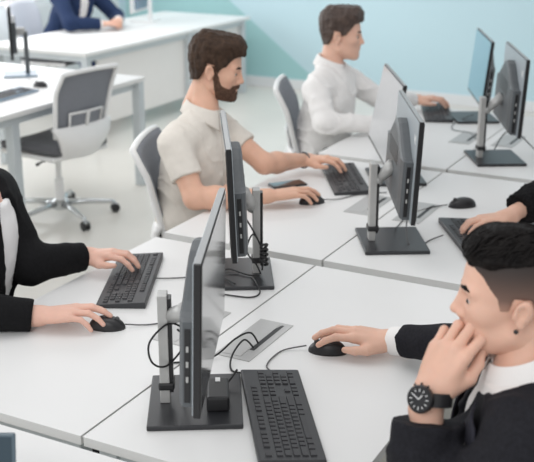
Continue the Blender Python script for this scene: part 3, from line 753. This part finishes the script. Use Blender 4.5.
def hand(F, Wp, Kp, up, left, s=1.0, curls=((.25, .35, .2),) * 4, thumb=None, spread=1.0):
    """Wp wrist, Kp middle knuckle, up = back of the hand, left = is it the left hand"""
    W0 = V3(*Wp); f = nrm(V3(*Kp) - W0); z = nrm(V3(*up) - f * (V3(*up) @ f)); y = np.cross(z, f) * (-1 if left else 1)   # y: thumb side
    P = lambda q: W0 + s * (f * q[0] + y * q[1] + z * q[2])
    L = np.linalg.norm(V3(*Kp) - W0) / s; e = L - .092
    kn = [(.090 + e, .030, -.001), (.094 + e, .0095, .003), (.089 + e, -.0115, .001), (.080 + e, -.031, -.005)]
    wr = [(0, .014, 0), (0, .005, .001), (0, -.006, .001), (0, -.015, 0)]
    for a, b in zip(wr, kn): F.cap(P(a), P(b), .0165 * s, .0118 * s, k=.012)
    F.ell(P((.048 + e * .5, 0, -.005)), np.array((.046, .037, .0125)) * s, np.stack([f, y, z], 1), k=.012)
    F.cap(P((-.03, 0, 0)), P((.01, 0, 0)), .025 * s, .023 * s, k=.015)
    seg = [(.043, .026, .021), (.048, .030, .022), (.045, .028, .022), (.035, .021, .019)]
    rad = [(.0102, .0092, .0082, .0070), (.0105, .0095, .0084, .0072), (.0100, .0090, .0080, .0068), (.0090, .0080, .0072, .0062)]
    sp = [.10, .01, -.09, -.20]; tips = []
    for i in range(4):
        p = V3(*kn[i]); a = 0; az = sp[i] * spread
        for j in range(3):
            a += curls[i][j]; d = V3(math.cos(a) * math.cos(az), math.cos(a) * math.sin(az), -math.sin(a)); q = p + d * seg[i][j]
            F.cap(P(p), P(q), rad[i][j] * s, rad[i][j + 1] * s, k=.0035 if j else .006); p = q
        tips.append((P(p), f * d[0] + y * d[1] + z * d[2]))
    t = thumb or [(.020, .024, -.008), (.052 + e * .4, .046, -.016), (.080 + e * .5, .052, -.022), (.104 + e * .5, .050, -.026)]
    F.cap(P(t[0]), P(t[1]), .0165 * s, .0135 * s, k=.014); F.cap(P(t[1]), P(t[2]), .0122 * s, .0102 * s, k=.006); F.cap(P(t[2]), P(t[3]), .0104 * s, .0078 * s, k=.004)
    return np.array([P(q) for q in [(-.035, 0, 0)]])[0]
MOUSE = ((.12, .42, .25), (.08, .42, .28), (.14, .55, .3), (.2, .6, .3))
TYPE = ((.30, .55, .25), (.25, .6, .3), (.28, .6, .3), (.3, .6, .3))
def torso(F, fr, s, off, top=True):
    h, u, a, sd, L, Rs, Ls, nb = fr; R = np.stack([a, sd, u], 1)
    o = off
    F.ell(h + u * .03 * s, V3(.118 + o, .165 + o, .14 + o) * s, R, k=.05)
    F.ell(h + u * .38 * L, V3(.106 + o, .142 + o, .18) * s, R, k=.07)
    F.ell(h + u * .70 * L + a * .012, V3(.118 + o, .160 + o, .19) * s, R, k=.07)
    for sh, q in ((Rs, -1), (Ls, 1)):
        F.cap(sh - sd * q * .05 * s, sh - u * .01 - sd * q * .005, (.062 + o) * s, (.056 + o) * s, k=.05)
        F.cap(nb - u * .005, sh - sd * q * .05 * s + u * .012, (.048 + o) * s, (.050 + o) * s, k=.05)
def collar(name, parent, nb, ax, fwd, m, s=1.0, rt=.060, rb=.082, ht=.030, hb=-.022, pt=.05, gap=.35):
    ax = nrm(ax); fwd = nrm(V3(*fwd) - ax * (V3(*fwd) @ ax)); sd = np.cross(ax, fwd); mb = MB(); nb = V3(*nb)
    def fn(u, v):
        ph = u * (PI - gap); d = -math.cos(ph) * fwd + math.sin(ph) * sd
        fr = max(0, abs(u) - .62) / .38
        prof = [(rt - .004, -.012), (rt, ht * .9), (rt + .004, ht), (rt + .009, ht * .8), (rb - .004, hb * .4 - pt * .5 * fr ** 1.5), (rb + .004 * fr, hb - pt * fr ** 1.5)]
        x = v * 5; i = min(4, int(x)); t = x - i; r = prof[i][0] * (1 - t) + prof[i + 1][0] * t; z = prof[i][1] * (1 - t) + prof[i + 1][1] * t
        z -= .018 * math.cos(ph) * -1 * 0 + .022 * (1 - math.cos(ph)) * .5 - .010
        p = nb + s * (d * r + ax * z); return Vector(p), Vector(nrm(d + ax * .5))
    grid_solid(fn, 36, 15, .0035, mb)
    loc = Vector(parent.location); o = mb.build(name, m, parent, smooth=True, local=Matrix.Translation(-loc)); return o
def person(S):
    s = S.get('s', 1.08); Ls, Rs, hip = V3(*S['Lsh']), V3(*S['Rsh']), V3(*S['hip'])
    m = (Ls + Rs) / 2; u = nrm(m - hip); sd = nrm(Ls - Rs); sd = nrm(sd - u * (sd @ u)); a = np.cross(sd, u); L = np.linalg.norm(m - hip)
    O = V3(*S['head']); X = place(O, S['yaw'], S.get('pitch', 0), S.get('roll', 0), s)
    nb = m + u * .045 * s + a * S.get('nfwd', .01)
    if 'nb' in S: nb = V3(*S['nb'])
    fr = (hip, u, a, sd, L, Rs, Ls, nb)
    root = empty('person', (hip[0], hip[1], 0), 0, S['label'], 'person')
    T = lambda p: (X[:3, :3] @ V3(*p)) + X[:3, 3]
    # ---- skin: one body mesh
    F = SDF(); torso(F, fr, s, -.018)
    F.cap(T((-.024, 0, -.055)), nb - u * .02, .052 * s, .056 * s, k=.03)
    hands = []
    for sidek, sh, left in (('R', Rs, False), ('L', Ls, True)):
        el, wr, kn = V3(*S[sidek + 'elb']), V3(*S[sidek + 'wr']), V3(*S[sidek + 'kn'])
        ak = S.get('armk', .82); F.cap(sh, el, .050 * ak * s, .041 * ak * s, k=.03); mid = el + (wr - el) * .28
        F.cap(el, mid, .040 * ak * s, .043 * ak * s, k=.02); F.cap(mid, wr, .043 * ak * s, .026 * s, k=.02)
        hd = SDF(); hand(hd, wr, kn, S.get(sidek + 'up', (0, 0, 1)), left, s * S.get('hs', 1.0), S.get(sidek + 'curl', MOUSE), S.get(sidek + 'thumb'), S.get(sidek + 'spread', 1.0))
        back = nrm(wr - el); hd.cap(wr - back * .06, wr, .030 * s, .0255 * s, k=.015)
        hands.append(hd)
    parts = [F.mesh(.007)] + [hd.mesh(.0024 if S.get('fine') else .003) for hd in hands]
    HF = head_sdf(); hv, hq = HF.mesh(.0026 if S.get('fine') else .0032, HLO, HHI)
    hv = hv @ X[:3, :3].T + X[:3, 3]; parts.append((hv, hq))
    body = put('body', parts, S.get('skin', M['skin']), root)
    # ---- eyes, brows
    for q in (-1, 1):
        mb = MB(); mb.ball(tuple(T((.0768, q * .032, .0102)) - np.array(root.location)), .0127 * s, 16); e = mb.build('eye', M['eyewhite'], body, smooth=True)
        d = nrm(X[:3, :3] @ V3(.96, q * .05, -.18)); mb = MB(); c = T((.0768, q * .032, .0102)) + d * .0085 * s - np.array(root.location)
        mb.ball(tuple(c), .0068 * s, 12); mb.build('iris', M['iris'], e, smooth=True)
        b = SDF(); b.cap((.0990, q * .012, .0300), (.0935, q * .034, .0350), .0044, .0042, k=0); b.cap((.0935, q * .034, .0350), (.0800, q * .053, .0310), .0042, .0026, k=.004)
        V, Q = b.mesh(.0018); put('eyebrow', [(V, Q)], S.get('browmat', M['brow']), root, X)
    S['hairfn'](S, root, X)
    # ---- clothes
    S['clothes'](S, root, fr, s, T)
    # ---- legs
    if S.get('legs', True):
        ah = nrm(V3(a[0], a[1], 0)); sh_ = nrm(V3(sd[0], sd[1], 0)); tr = SDF(); shoes = []
        tr.ell(hip - V3(0, 0, .0), (.125 * s, .16 * s, .11 * s), np.stack([ah, sh_, V3(0, 0, 1)], 1), k=.04)
        for q in (-1, 1):
            k0 = hip + sh_ * q * .085 + ah * .05 + V3(0, 0, -.03); k1 = V3(*(hip + sh_ * q * .11 + ah * .43)); k1[2] = .52; k2 = k1 + ah * .03; k2[2] = .10
            tr.cap(k0, k1, .088 * s, .064 * s, k=.04); tr.cap(k1, k2, .064 * s, .050 * s, k=.03)
            f = SDF(); c = k2 + ah * .07; c[2] = .045
            f.ell(c, (.14, .048, .042), np.stack([ah, sh_, V3(0, 0, 1)], 1)); f.cap(k2 - V3(0, 0, .045), k2 + V3(0, 0, .02), .042, .042, k=.03); f.cut((0, 0, .004), (0, 0, -1))
            put('shoe', [f.mesh(.009)], M['shoe'], root)
        put('trousers', [tr.mesh(.012)], S.get('trmat', M['trouser']), root, disp=lambda V: wobble(V, 30, .003))
    return root, fr, T, X
def sleeve(sh, el, wr, s, r0, r1, r2, cuff=1.0, short=None):
    F = SDF()
    if short is not None:
        e = sh + (el - sh) * short; F.cap(sh, e, r0 * s, r1 * s, k=.03, flat='b')
    else:
        w = el + (wr - el) * cuff; F.cap(sh, el, r0 * s, r1 * s, k=.03); F.cap(el, w, r1 * s, r2 * s, k=.03, flat='b')
    return F
def loc_inv(root): return Matrix.Translation(-Vector(root.location))
def add_fields(*fs):
    F = SDF()
    for f in fs: F.p += f.p
    return F
def fabric(seed, amp=.004, f=28):
    def d(V):
        w = wobble(V, f * .7, 1.0, seed + 5); r = 1 - 2 * np.abs(np.sin(2.6 * w + V @ np.array((9., 14., 21.)) * (f / 28)))
        return wobble(V, f, amp * .7, seed) + amp * .8 * np.clip(r, -.2, 1) + wobble(V, f * 2.7, amp * .3, seed + 1)
    return d
# ---- hair
def hair_mask(px, pz): return lambda x: np.interp(x, px, pz)
def top_hair(S, root, X, zl, thick, mname='hair', h=.003, disp=None, extra=None):
    F = head_sdf(ears=False); zf = hair_mask(*zl)
    def post(v, x, y, z):
        t = thick(x, y, z); reg = (zf(x + 0 * y) - z) * .8
        g = np.maximum(v - t, reg)
        if extra is not None: g = extra(g, v, x, y, z)
        return g
    V, Q = F.mesh(h, HLO, HHI, post)
    return put(mname, [(V, Q)], S['hairmat'], root, X, disp=disp)
SM = lambda a, b, x: (lambda t: t * t * (3 - 2 * t))(np.clip((x - a) / (b - a), 0, 1))
def strands(S, root, X, n, thick, zl, name, rad, seed, flow, sel):
    """fine locks lying on the hair mass"""
    F = head_sdf(False); r = np.random.default_rng(seed); mb = MB(); done = 0; zf = hair_mask(*zl); Rm = Matrix(X.tolist()); k = 0
    def surf(d):                           # radial march to the hair surface
        c = np.array((0, 0, .05)); lo_, hi_ = .05, .16
        for _ in range(12):
            mid = (lo_ + hi_) / 2; p = c + d * mid; g = F.eval(p, (1, 1, 1), .001)[0, 0, 0] - float(thick(p[0], p[1], p[2]))
            if g < 0: lo_ = mid
            else: hi_ = mid
        return c + d * hi_
    while done < n and k < n * 20:
        k += 1; d = nrm(r.normal(size=3))
        p = surf(d)
        if not sel(p) or p[2] < zf(p[0]) + .008: continue
        q = p.copy(); pts = [tuple(q)]; ph = r.uniform(0, 6.28)
        for j in range(6):
            q = q + flow(q, j, ph) * .010; q = surf(nrm(q - np.array((0, 0, .05)))); pts.append(tuple(q + nrm(q - np.array((0, 0, .05))) * .0012))
        mb.tube(spline(pts, 2), [rad * (0.5 + math.sin(PI * min(1, (i + 1) / 13))) for i in range(13)], 4); done += 1
    o = mb.build(name, S['hairmat'], root, smooth=True, local=loc_inv(root) @ Rm); return o
def hair_short(S, root, X):
    zl = S['zl']; th = S['thick']
    top_hair(S, root, X, zl, th, 'hair', .003, disp=lambda V: wobble(V * np.array((1, 1, .6)), 190, .0022, 3) + wobble(V, 75, .0035, 4))
    if S.get('beard'):
        F = head_sdf(False)
        def post(v, x, y, z):
            up = z - np.interp(x, [-.05, .008, .02, .04, .072, .084, .12], [.03, .03, .002, -.040, -.050, -.037, -.035]) + 0 * y
            rear = (.006 - x) + (-(z + .02)) * .30
            lips = .010 - np.sqrt((x - .100) ** 2 + (y * .45) ** 2 + ((z + .0565) * 1.15) ** 2)
            g = np.maximum(np.maximum(v - .0040 - .001 * SM(-.05, -.085, z + 0 * x + 0 * y), np.maximum(up, rear) * .8), lips)
            return np.maximum(g, (-.104 - z) + 0 * x + 0 * y)
        V, Q = F.mesh(.003, HLO, HHI, post); put('beard', [(V, Q)], M['beard'], root, X, disp=lambda V: wobble(V, 260, .0012, 9))
# ---- clothes
def polo(S, root, fr, s, T):
    h, u, a, sd, L, Rs, Ls, nb = fr; F = SDF(); torso(F, fr, s, .002)
    for k, sh in (('R', Rs), ('L', Ls)):
        el = V3(*S[k + 'elb']); F.p += sleeve(sh - u * .005, el, None, s, .064, .061, 0, short=.62).p
    F.cut(nb + u * .012 * s, u * .9 + a * .15)
    put('polo_shirt', [F.mesh(.006)], M['polo'], root, disp=lambda V: fabric(5, .004)(V) + .0035 * np.sin((V - h) @ u * 60 + 3 * np.sin((V - h) @ sd * 14)) * SM(.30, .12, (V - h) @ u))
    collar('collar', root, nb - u * .002, nrm(T((0, 0, 0)) - nb) * .5 + u * .7, a, M['polo'], s, rt=.064, rb=.090, ht=.020, hb=-.026, pt=.030, gap=.30)
    for k in range(3):
        p = nb + a * (.088 + .012 * k) * s - u * (.045 + .045 * k) * s; MB().ball(tuple(p - np.array(root.location)), .006, 10).build('button', M['button'], root, smooth=True)
def shirt(S, root, fr, s, T, m=None, name='shirt', cuff=.97, amp=.0075):
    m = m or M['white_shirt']; h, u, a, sd, L, Rs, Ls, nb = fr; F = SDF(); torso(F, fr, s, .004)
    for k, sh in (('R', Rs), ('L', Ls)):
        el, wr = V3(*S[k + 'elb']), V3(*S[k + 'wr']); F.p += sleeve(sh, el, wr, s, .063, .051, .036, cuff).p
    F.cut(nb + u * .014 * s, u * .9 + a * .15)
    put(name, [F.mesh(.0065)], m, root, disp=lambda V: fabric(8, amp, 22)(V))
    collar('collar', root, nb, nrm(T((0, 0, 0)) - nb) * .5 + u * .7, a, m, s, rt=.064, rb=.086, ht=.026, hb=-.024, pt=.045, gap=.22)
def jacket(S, root, fr, s, T, m=None, shirtm=None, cuff=.94, lap=True, shirt_cuff=True, openw=.058):
    m = m or M['jacket']; sm = shirtm or M['white_shirt']; h, u, a, sd, L, Rs, Ls, nb = fr
    F = SDF(); torso(F, fr, s, .004); F.cut(nb + u * .014 * s, u * .9 + a * .15); put('shirt', [F.mesh(.008)], sm, root, disp=fabric(12, .002))
    if S.get('shirtcollar', True): collar('shirt_collar', root, nb + u * .004, nrm(T((0, 0, 0)) - nb) * .5 + u * .7, a, sm, s, **S.get('colk', dict(rt=.063, rb=.100, ht=.036, hb=-.034, pt=.060, gap=.22)))
    openw = S.get('openw', openw); J = SDF(); torso(J, fr, s, .018); R = np.stack([a, sd, u], 1)
    J.ell(h + u * (L * .92) + a * .145 * s, (.085 * s, openw * s, .23 * s if openw < .1 else .42 * s), R, k=.01, sign=-1)
    cv = V3(*S.get('carve', (.105, .085, .065))); J.ell(nb + u * .075 * s + a * .02, cv * s, R, k=.008, sign=-1)
    tV, tQ = J.mesh(.010) if lap else (None, None)
    for k, sh in (('R', Rs), ('L', Ls)):
        el, wr = V3(*S[k + 'elb']), V3(*S[k + 'wr']); J.p += sleeve(sh, el, wr, s, *S.get(k + 'slv', (.070, .058, .045)), S.get(k + 'cuff', cuff)).p
    J.p.append(None); J.p.pop()
    jo = put('jacket', [J.mesh(.006)], m, root, disp=fabric(21, S.get('fold', .0035), 24))
    if shirt_cuff:
        for k in 'RL':
            el, wr = V3(*S[k + 'elb']), V3(*S[k + 'wr']); c = S.get(k + 'cuff', cuff); e2 = S.get(k + 'shirtcuff', c + .07)
            if e2 <= c: continue
            d = wr - el; q = SDF(); q.cap(el + d * (c - .08), el + d * e2, .039 * s, .0385 * s, k=0, flat='ab'); put('shirt_cuff', [q.mesh(.004)], sm, root)
    if lap:
        from mathutils.bvhtree import BVHTree
        bv = BVHTree.FromPolygons([tuple(v) for v in tV], [tuple(int(i) for i in q_) for q_ in tQ])
        av, uv, sv = Vector(a), Vector(u), Vector(sd)
        for q in (-1, 1):
            def fn(t, w):
                v = (t + 1) / 2                     # 0 at the button, 1 at the neck side
                inner = .012 + .062 * v ** .8; wid = .018 + .085 * v ** .55 if v < .78 else (.018 + .085 * .78 ** .55) * (1 - (v - .78) * 1.6)
                y = q * (inner + wid * w) * s; z = L * (.50 + .60 * v) - (.03 * w * (1 if v > .7 else 0))
                dr = (av * .85 + uv * (.1 + .45 * v)).normalized(); o = Vector(h) + uv * z + sv * y + av * .06 + dr * .4
                hit = bv.ray_cast(o, -dr, .7); x, nn = (hit[0], hit[1]) if hit[0] is not None else (o - dr * .34, dr)
                if nn.dot(dr) < 0: nn = -nn
                nn = (nn + dr).normalized()
                return x + nn * (.009 + .006 * math.sin(PI * w)), nn
            mb = MB(); grid_solid(fn, 18, 6, .005, mb); mb.build('lapel', M['lapel'] if S.get('pin') else m, root, smooth=True, local=loc_inv(root))
            if q > 0 and S.get('pin'):
                p, _ = fn(.45, .5); MB().box((0, 0, 0), (.004, .011, .013), bevel=.001, mx=Matrix.Translation(p + av * .006 - Vector(root.location)) @ Matrix((av, sv, uv)).transposed().to_4x4()).build('lapel_pin', M['silver'], root)
        # jacket collar behind the neck
        collar('jacket_collar', root, nb - u * .008, u, a, m, s, rt=.078, rb=.104, ht=.022, hb=-.030, pt=.02, gap=.75)
    return jo
def sweater(S, root, fr, s, T):
    h, u, a, sd, L, Rs, Ls, nb = fr; F = SDF(); torso(F, fr, s, .014)
    for k, sh in (('R', Rs), ('L', Ls)):
        el, wr = V3(*S[k + 'elb']), V3(*S[k + 'wr']); F.p += sleeve(sh, el, wr, s, .076, .068, .062, S.get(k + 'cuff', .9)).p
    F.cut(nb + u * .02 * s, u)
    put('sweater', [F.mesh(.006)], M['sweater'], root, disp=lambda V: fabric(3, .005)(V) + wobble(V, 330, .0035, 77))

# ------------------------------------------------------------------ the people
ZL_A = ([-.14, -.085, -.05, -.034, -.024, .004, .012, .024, .034, .055, .072, .088, .12], [-.058, -.052, -.03, -.006, .034, .034, .012, .004, .030, .052, .068, .078, .082])
def thick_a(x, y, z): return .007 + .007 * SM(.02, -.06, x) + .015 * SM(.05, .125, z) + .010 * SM(-.02, .05, x) * SM(.06, .12, z) + .004 * SM(.06, .10, x) + 0 * y
A = dict(armk=1.0, label='bearded man in a beige polo shirt working at the second left desk', s=1.06, head=(-.768, 1.933, 1.240), yaw=.44, pitch=.20, roll=.0,
         Rsh=(-.80, 1.675, .985), Lsh=(-.845, 2.04, 1.005), hip=(-.865, 1.86, .60), nb=(-.787, 1.882, 1.088),
         Relb=(-.683, 1.625, .790), Rwr=(-.445, 1.785, .790), Rkn=(-.358, 1.865, .800), Rcurl=MOUSE,
         Lelb=(-.600, 2.055, .840), Lwr=(-.535, 2.335, .800), Lkn=(-.440, 2.345, .815), Lcurl=TYPE, skin=M['skin_b'], hairmat=M['hair_brown'], zl=ZL_A, thick=thick_a, beard=True, hairfn=hair_short, clothes=polo)
rootA, frA, TA, XA = person(A)
wv, ev = V3(*A['Lwr']), V3(*A['Lelb']); axw = nrm(wv - ev); Q_ = Vector(axw).to_track_quat('Z', 'Y').to_matrix().to_4x4()
mb = MB(); cb = Matrix.Translation(Vector(wv - axw * .022 - np.array(rootA.location))) @ Q_
mb.tube([cb @ Vector((.0335 * math.cos(t), .0335 * math.sin(t), 0)) for t in np.linspace(0, 2 * PI, 33)], .0042, 8, cap=False); mb.build('bracelet', M['housing'], rootA, smooth=True)
ZL_B = ([-.14, -.085, -.05, -.034, -.024, .004, .012, .030, .040, .058, .072, .09, .13], [-.05, -.045, -.03, -.006, .034, .034, .012, .016, .040, .056, .070, .076, .080])
def thick_b(x, y, z): return .006 + .020 * SM(.05, .12, z) + .020 * SM(.0, .06, x) * SM(.06, .12, z) - .004 * SM(.07, .10, x) + 0 * y
B_ = dict(label='young clean shaven man in a white shirt at the far left desk', s=1.09, head=(-.826, 3.332, 1.200), yaw=.40, pitch=.05,
          Rsh=(-.845, 3.09, .955), Lsh=(-.86, 3.48, .965), hip=(-.90, 3.29, .60), nb=(-.858, 3.300, 1.062),
          Relb=(-.735, 2.975, .815), Rwr=(-.52, 3.185, .80), Rkn=(-.43, 3.25, .80), Rcurl=TYPE,
          Lelb=(-.70, 3.60, .84), Lwr=(-.565, 3.845, .80), Lkn=(-.475, 3.865, .815), Lcurl=TYPE, skin=M['skin'], hairmat=M['hair_b'], zl=ZL_B, thick=thick_b, hairfn=hair_short, clothes=shirt)
person(B_)

# the man in the dark suit
ZL_C = ([-.14, -.085, -.05, .0, .03, .06, .08, .13], [.098, .096, .094, .090, .085, .080, .078, .082])
def thick_c(x, y, z): return .003 + .008 * SM(.075, .11, z) + .012 * SM(.0, .07, x) * SM(.07, .115, z) + .0 * y
def hair_c(S, root, X):
    top_hair(S, root, X, ZL_C, thick_c, 'hair', .0026, disp=lambda V: wobble(V * np.array((.8, 1, 1)), 120, .0035, 3) + wobble(V, 260, .0012, 4))
    # shaved sides: a fine nap over the temples and nape
    F = head_sdf(False)
    zf = hair_mask([-.14, -.085, -.05, -.036, -.024, .006, .014, .030, .036, .050, .062, .09], [-.05, -.046, -.03, -.006, .030, .032, .006, .004, .030, .048, .066, .085])
    def post(v, x, y, z): return np.maximum(np.maximum(v - .0024, (zf(x + 0 * y) - z) * .8), (z - .104) + 0 * x)
    V, Q = F.mesh(.0028, HLO, HHI, post)
    m = bpy.data.materials.new('faded_side_hair'); m.use_nodes = True; nt = m.node_tree; b = nt.nodes['Principled BSDF']; b.inputs['Roughness'].default_value = .7
    at_ = nt.nodes.new('ShaderNodeAttribute'); at_.attribute_name = 'fade'; at_.attribute_type = 'GEOMETRY'
    rp = nt.nodes.new('ShaderNodeValToRGB'); e = rp.color_ramp.elements; e[0].position = .0; e[0].color = srgb(196, 152, 132); e[1].position = 1.0; e[1].color = srgb(42, 34, 31)
    e2 = rp.color_ramp.elements.new(.45); e2.color = srgb(112, 88, 78)
    nt.links.new(at_.outputs['Fac'], rp.inputs[0]); nt.links.new(rp.outputs[0], b.inputs['Base Color'])
    n = len(V); fade = SM(-.030, .095, V[:, 2]); o = put('faded_side_hair', [(V, Q)], m, root, X)
    at2 = o.data.attributes.new('fade', 'FLOAT', 'POINT'); at2.data.foreach_set('value', fade.astype(np.float32)); o['label'] = 'short faded brown side hair'
    fl = lambda q, j, ph: np.array((-.55, .45 * math.sin(ph + j * .9), .75 - 2.0 * max(0, (q[2] - .10) * 12) * .5))
    strands(S, root, X, 260, thick_c, ZL_C, 'hair_locks', .0017, 5, fl, lambda p: p[2] > .085)
def suit_c(S, root, fr, s, T):
    jacket(S, root, fr, s, T, M['jacket'], M['white_shirt'])
CC = dict(label='man in a dark suit resting his chin on his watch hand, bottom right', fine=True, s=1.03, hs=1.10, head=(.942, .168, 1.200), yaw=PI + .27, pitch=.04, roll=.0,
          Lsh=(1.040, -.03, .995), Rsh=(.905, .340, 1.005), hip=(1.06, .20, .60), nb=(.972, .160, 1.068),
          Relb=(.765, .665, .862), Rwr=(.482, .740, .785), Rkn=(.385, .712, .800), Rcurl=MOUSE, Rcuff=.86, Rshirtcuff=.985,
          Lelb=(.838, -.045, .770), Lwr=(.820, .044, 1.030), Lkn=(.846, .078, 1.116), Lup=(-.30, -.93, .1), Lcuff=.80, Lshirtcuff=0, Lslv=(.078, .074, .068),
          Lcurl=((.45, 1.35, .7), (.40, 1.35, .7), (.40, 1.35, .7), (.45, 1.35, .7)), Lthumb=[(.020, .024, -.010), (.050, .040, -.026), (.078, .040, -.036), (.100, .034, -.040)],
          skin=M['skin'], hairmat=M['hair_black'], browmat=M['hair_black'], hairfn=hair_c, clothes=suit_c, carve=(.155, .125, .105), openw=.02, fold=.006, colk=dict(rt=.060, rb=.112, ht=.034, hb=-.052, pt=.070, gap=.20), pin=True)
rootC, frC, TC, XC = person(CC)
MB().ball(tuple(TC((.001, .086, -.026)) - np.array(rootC.location)), .0048, 12).build('earring', M['black'], rootC, smooth=True)
# wristwatch
wr, el = V3(*CC['Lwr']), V3(*CC['Lelb']); ax = nrm(wr - el); outw = nrm(V3(-.20, -.95, .25)); outw = nrm(outw - ax * (outw @ ax)); tng = np.cross(ax, outw)
c0 = wr - ax * .008 + tng * .004; base = np.array(rootC.location)
Rw = Matrix((tng, ax, outw)).transposed().to_4x4(); Tw = Matrix.Translation(Vector(c0 - base)) @ Rw @ Matrix.Scale(1.20, 4)
w_ = MB(); ring = [(.0335 * math.cos(t), 0, .0315 * math.sin(t)) for t in np.linspace(0, 2 * PI, 33)]
def band(u, v):
    t = PI * (u + 1); p = Vector((.0325 * math.cos(t), .011 * (2 * v - 1), .0305 * math.sin(t))); return p, Vector((math.cos(t), 0, math.sin(t)))
grid_solid(band, 40, 2, .004, w_); watch = w_.build('wristwatch', M['black'], rootC, smooth=False, local=Tw)
MB().lathe([(.020, 0), (.0225, .002), (.0225, .009), (.0205, .0115), (.0185, .0115), (.0185, .0100)], n=36, mx=Matrix.Translation((0, 0, .030))).build('watch_case', M['bezel'], watch, local=Tw)
MB().lathe([(.0183, .0102), (.0183, .0106)], n=36, mx=Matrix.Translation((0, 0, .030))).build('watch_dial', mat('watch_dial', (30, 31, 34), .3, var=.1), watch, local=Tw)
dm = MB()
for k in range(12): dm.box((.0145 * math.cos(k * PI / 6), .0145 * math.sin(k * PI / 6), .0411), (.005 if k % 3 == 0 else .0035, .0012, .0006), mx=Matrix.Translation((.0145 * math.cos(k * PI / 6), .0145 * math.sin(k * PI / 6), .0411)) @ Matrix.Rotation(k * PI / 6, 4, 'Z'))
tag(dm.build('hour_marks', M['white_plastic'], watch, local=Tw), kind='stuff')
for ang, ln in ((.9, .009), (2.6, .013)): MB().box((0, 0, 0), (ln, .0014, .0005), mx=Matrix.Translation((0, 0, .0417)) @ Matrix.Rotation(ang, 4, 'Z') @ Matrix.Translation((ln / 2, 0, 0))).build('watch_hand', M['white_plastic'], watch, local=Tw)
for k in (-1, 0, 1): MB().tube([(.022 * math.cos(.5 * k + 1.57), .022 * math.sin(.5 * k + 1.57), .036), (.026 * math.cos(.5 * k + 1.57), .026 * math.sin(.5 * k + 1.57), .036)], .002, 8).build('crown', M['bezel'], watch, local=Tw)

# the woman in the black jacket at the left edge
ZL_D = ([-.14, .0, .02, .06, .09, .12], [-.12, -.12, .0, .05, .078, .08])
def thick_d(x, y, z): return .016 + 0 * x + 0 * y + 0 * z
def jacket_d(S, root, fr, s, T): jacket(S, root, fr, s, T, M['jacket_b'], M['blouse'], cuff=.93, shirt_cuff=False, lap=False, openw=.085)
DD = dict(label='woman in a black jacket and white blouse at the left edge, hand on a mouse', s=1.06, head=(-.96, .60, 1.28), yaw=.43, pitch=.15,
          Rsh=(-.76, .420, .995), Lsh=(-.900, .745, 1.015), hip=(-.92, .56, .60),
          Relb=(-.690, .300, .815), Rwr=(-.485, .440, .780), Rkn=(-.392, .487, .795), Rcurl=MOUSE, Lelb=(-.735, .700, .810), Lwr=(-.640, .880, .795), Lkn=(-.558, .905, .812), Lcurl=TYPE,
          skin=M['skin_f'], hairmat=M['hair_brown'], zl=ZL_D, thick=thick_d, hairfn=hair_short, clothes=jacket_d, fold=.0025, shirtcollar=False)
person(DD)
# the person in the fluffy black sweater at the right edge
EE = dict(label='person in a fluffy black sweater typing at the right edge, above the suited man', s=1.06, head=(.97, 2.10, 1.27), yaw=PI + .5, pitch=.15,
          Rsh=(.845, 2.285, 1.0), Lsh=(1.035, 1.935, 1.0), hip=(1.10, 2.22, .60),
          Relb=(.600, 2.20, .850), Rwr=(.468, 1.925, .795), Rkn=(.400, 1.855, .80), Rcurl=TYPE, Rcuff=.72, Lelb=(1.0, 1.78, .80), Lwr=(.84, 1.80, .655), Lkn=(.76, 1.78, .64), Lcurl=TYPE,
          skin=M['skin'], hairmat=M['hair_brown'], zl=ZL_D, thick=thick_d, hairfn=hair_short, clothes=sweater)
person(EE)
# the navy suit on the rear bench
def jacket_g(S, root, fr, s, T): jacket(S, root, fr, s, T, M['navy'], M['white_shirt'])
GG = dict(label='person in a navy suit with clasped hands at the desk by the back wall', s=1.1, head=(-4.450, 5.950, 1.30), yaw=.2,
          Rsh=(-4.530, 5.650, 1.03), Lsh=(-4.470, 6.050, 1.03), hip=(-4.650, 5.790, .60),
          Relb=(-4.330, 5.530, .82), Rwr=(-4.160, 5.750, .80), Rkn=(-4.100, 5.810, .81), Rcurl=TYPE, Lelb=(-4.270, 6.130, .82), Lwr=(-4.120, 5.950, .81), Lkn=(-4.080, 5.870, .825), Lcurl=TYPE,
          skin=M['skin'], hairmat=M['hair_brown'], zl=ZL_D, thick=thick_d, hairfn=hair_short, clothes=jacket_g, trmat=M['trouser_navy'])
person(GG)
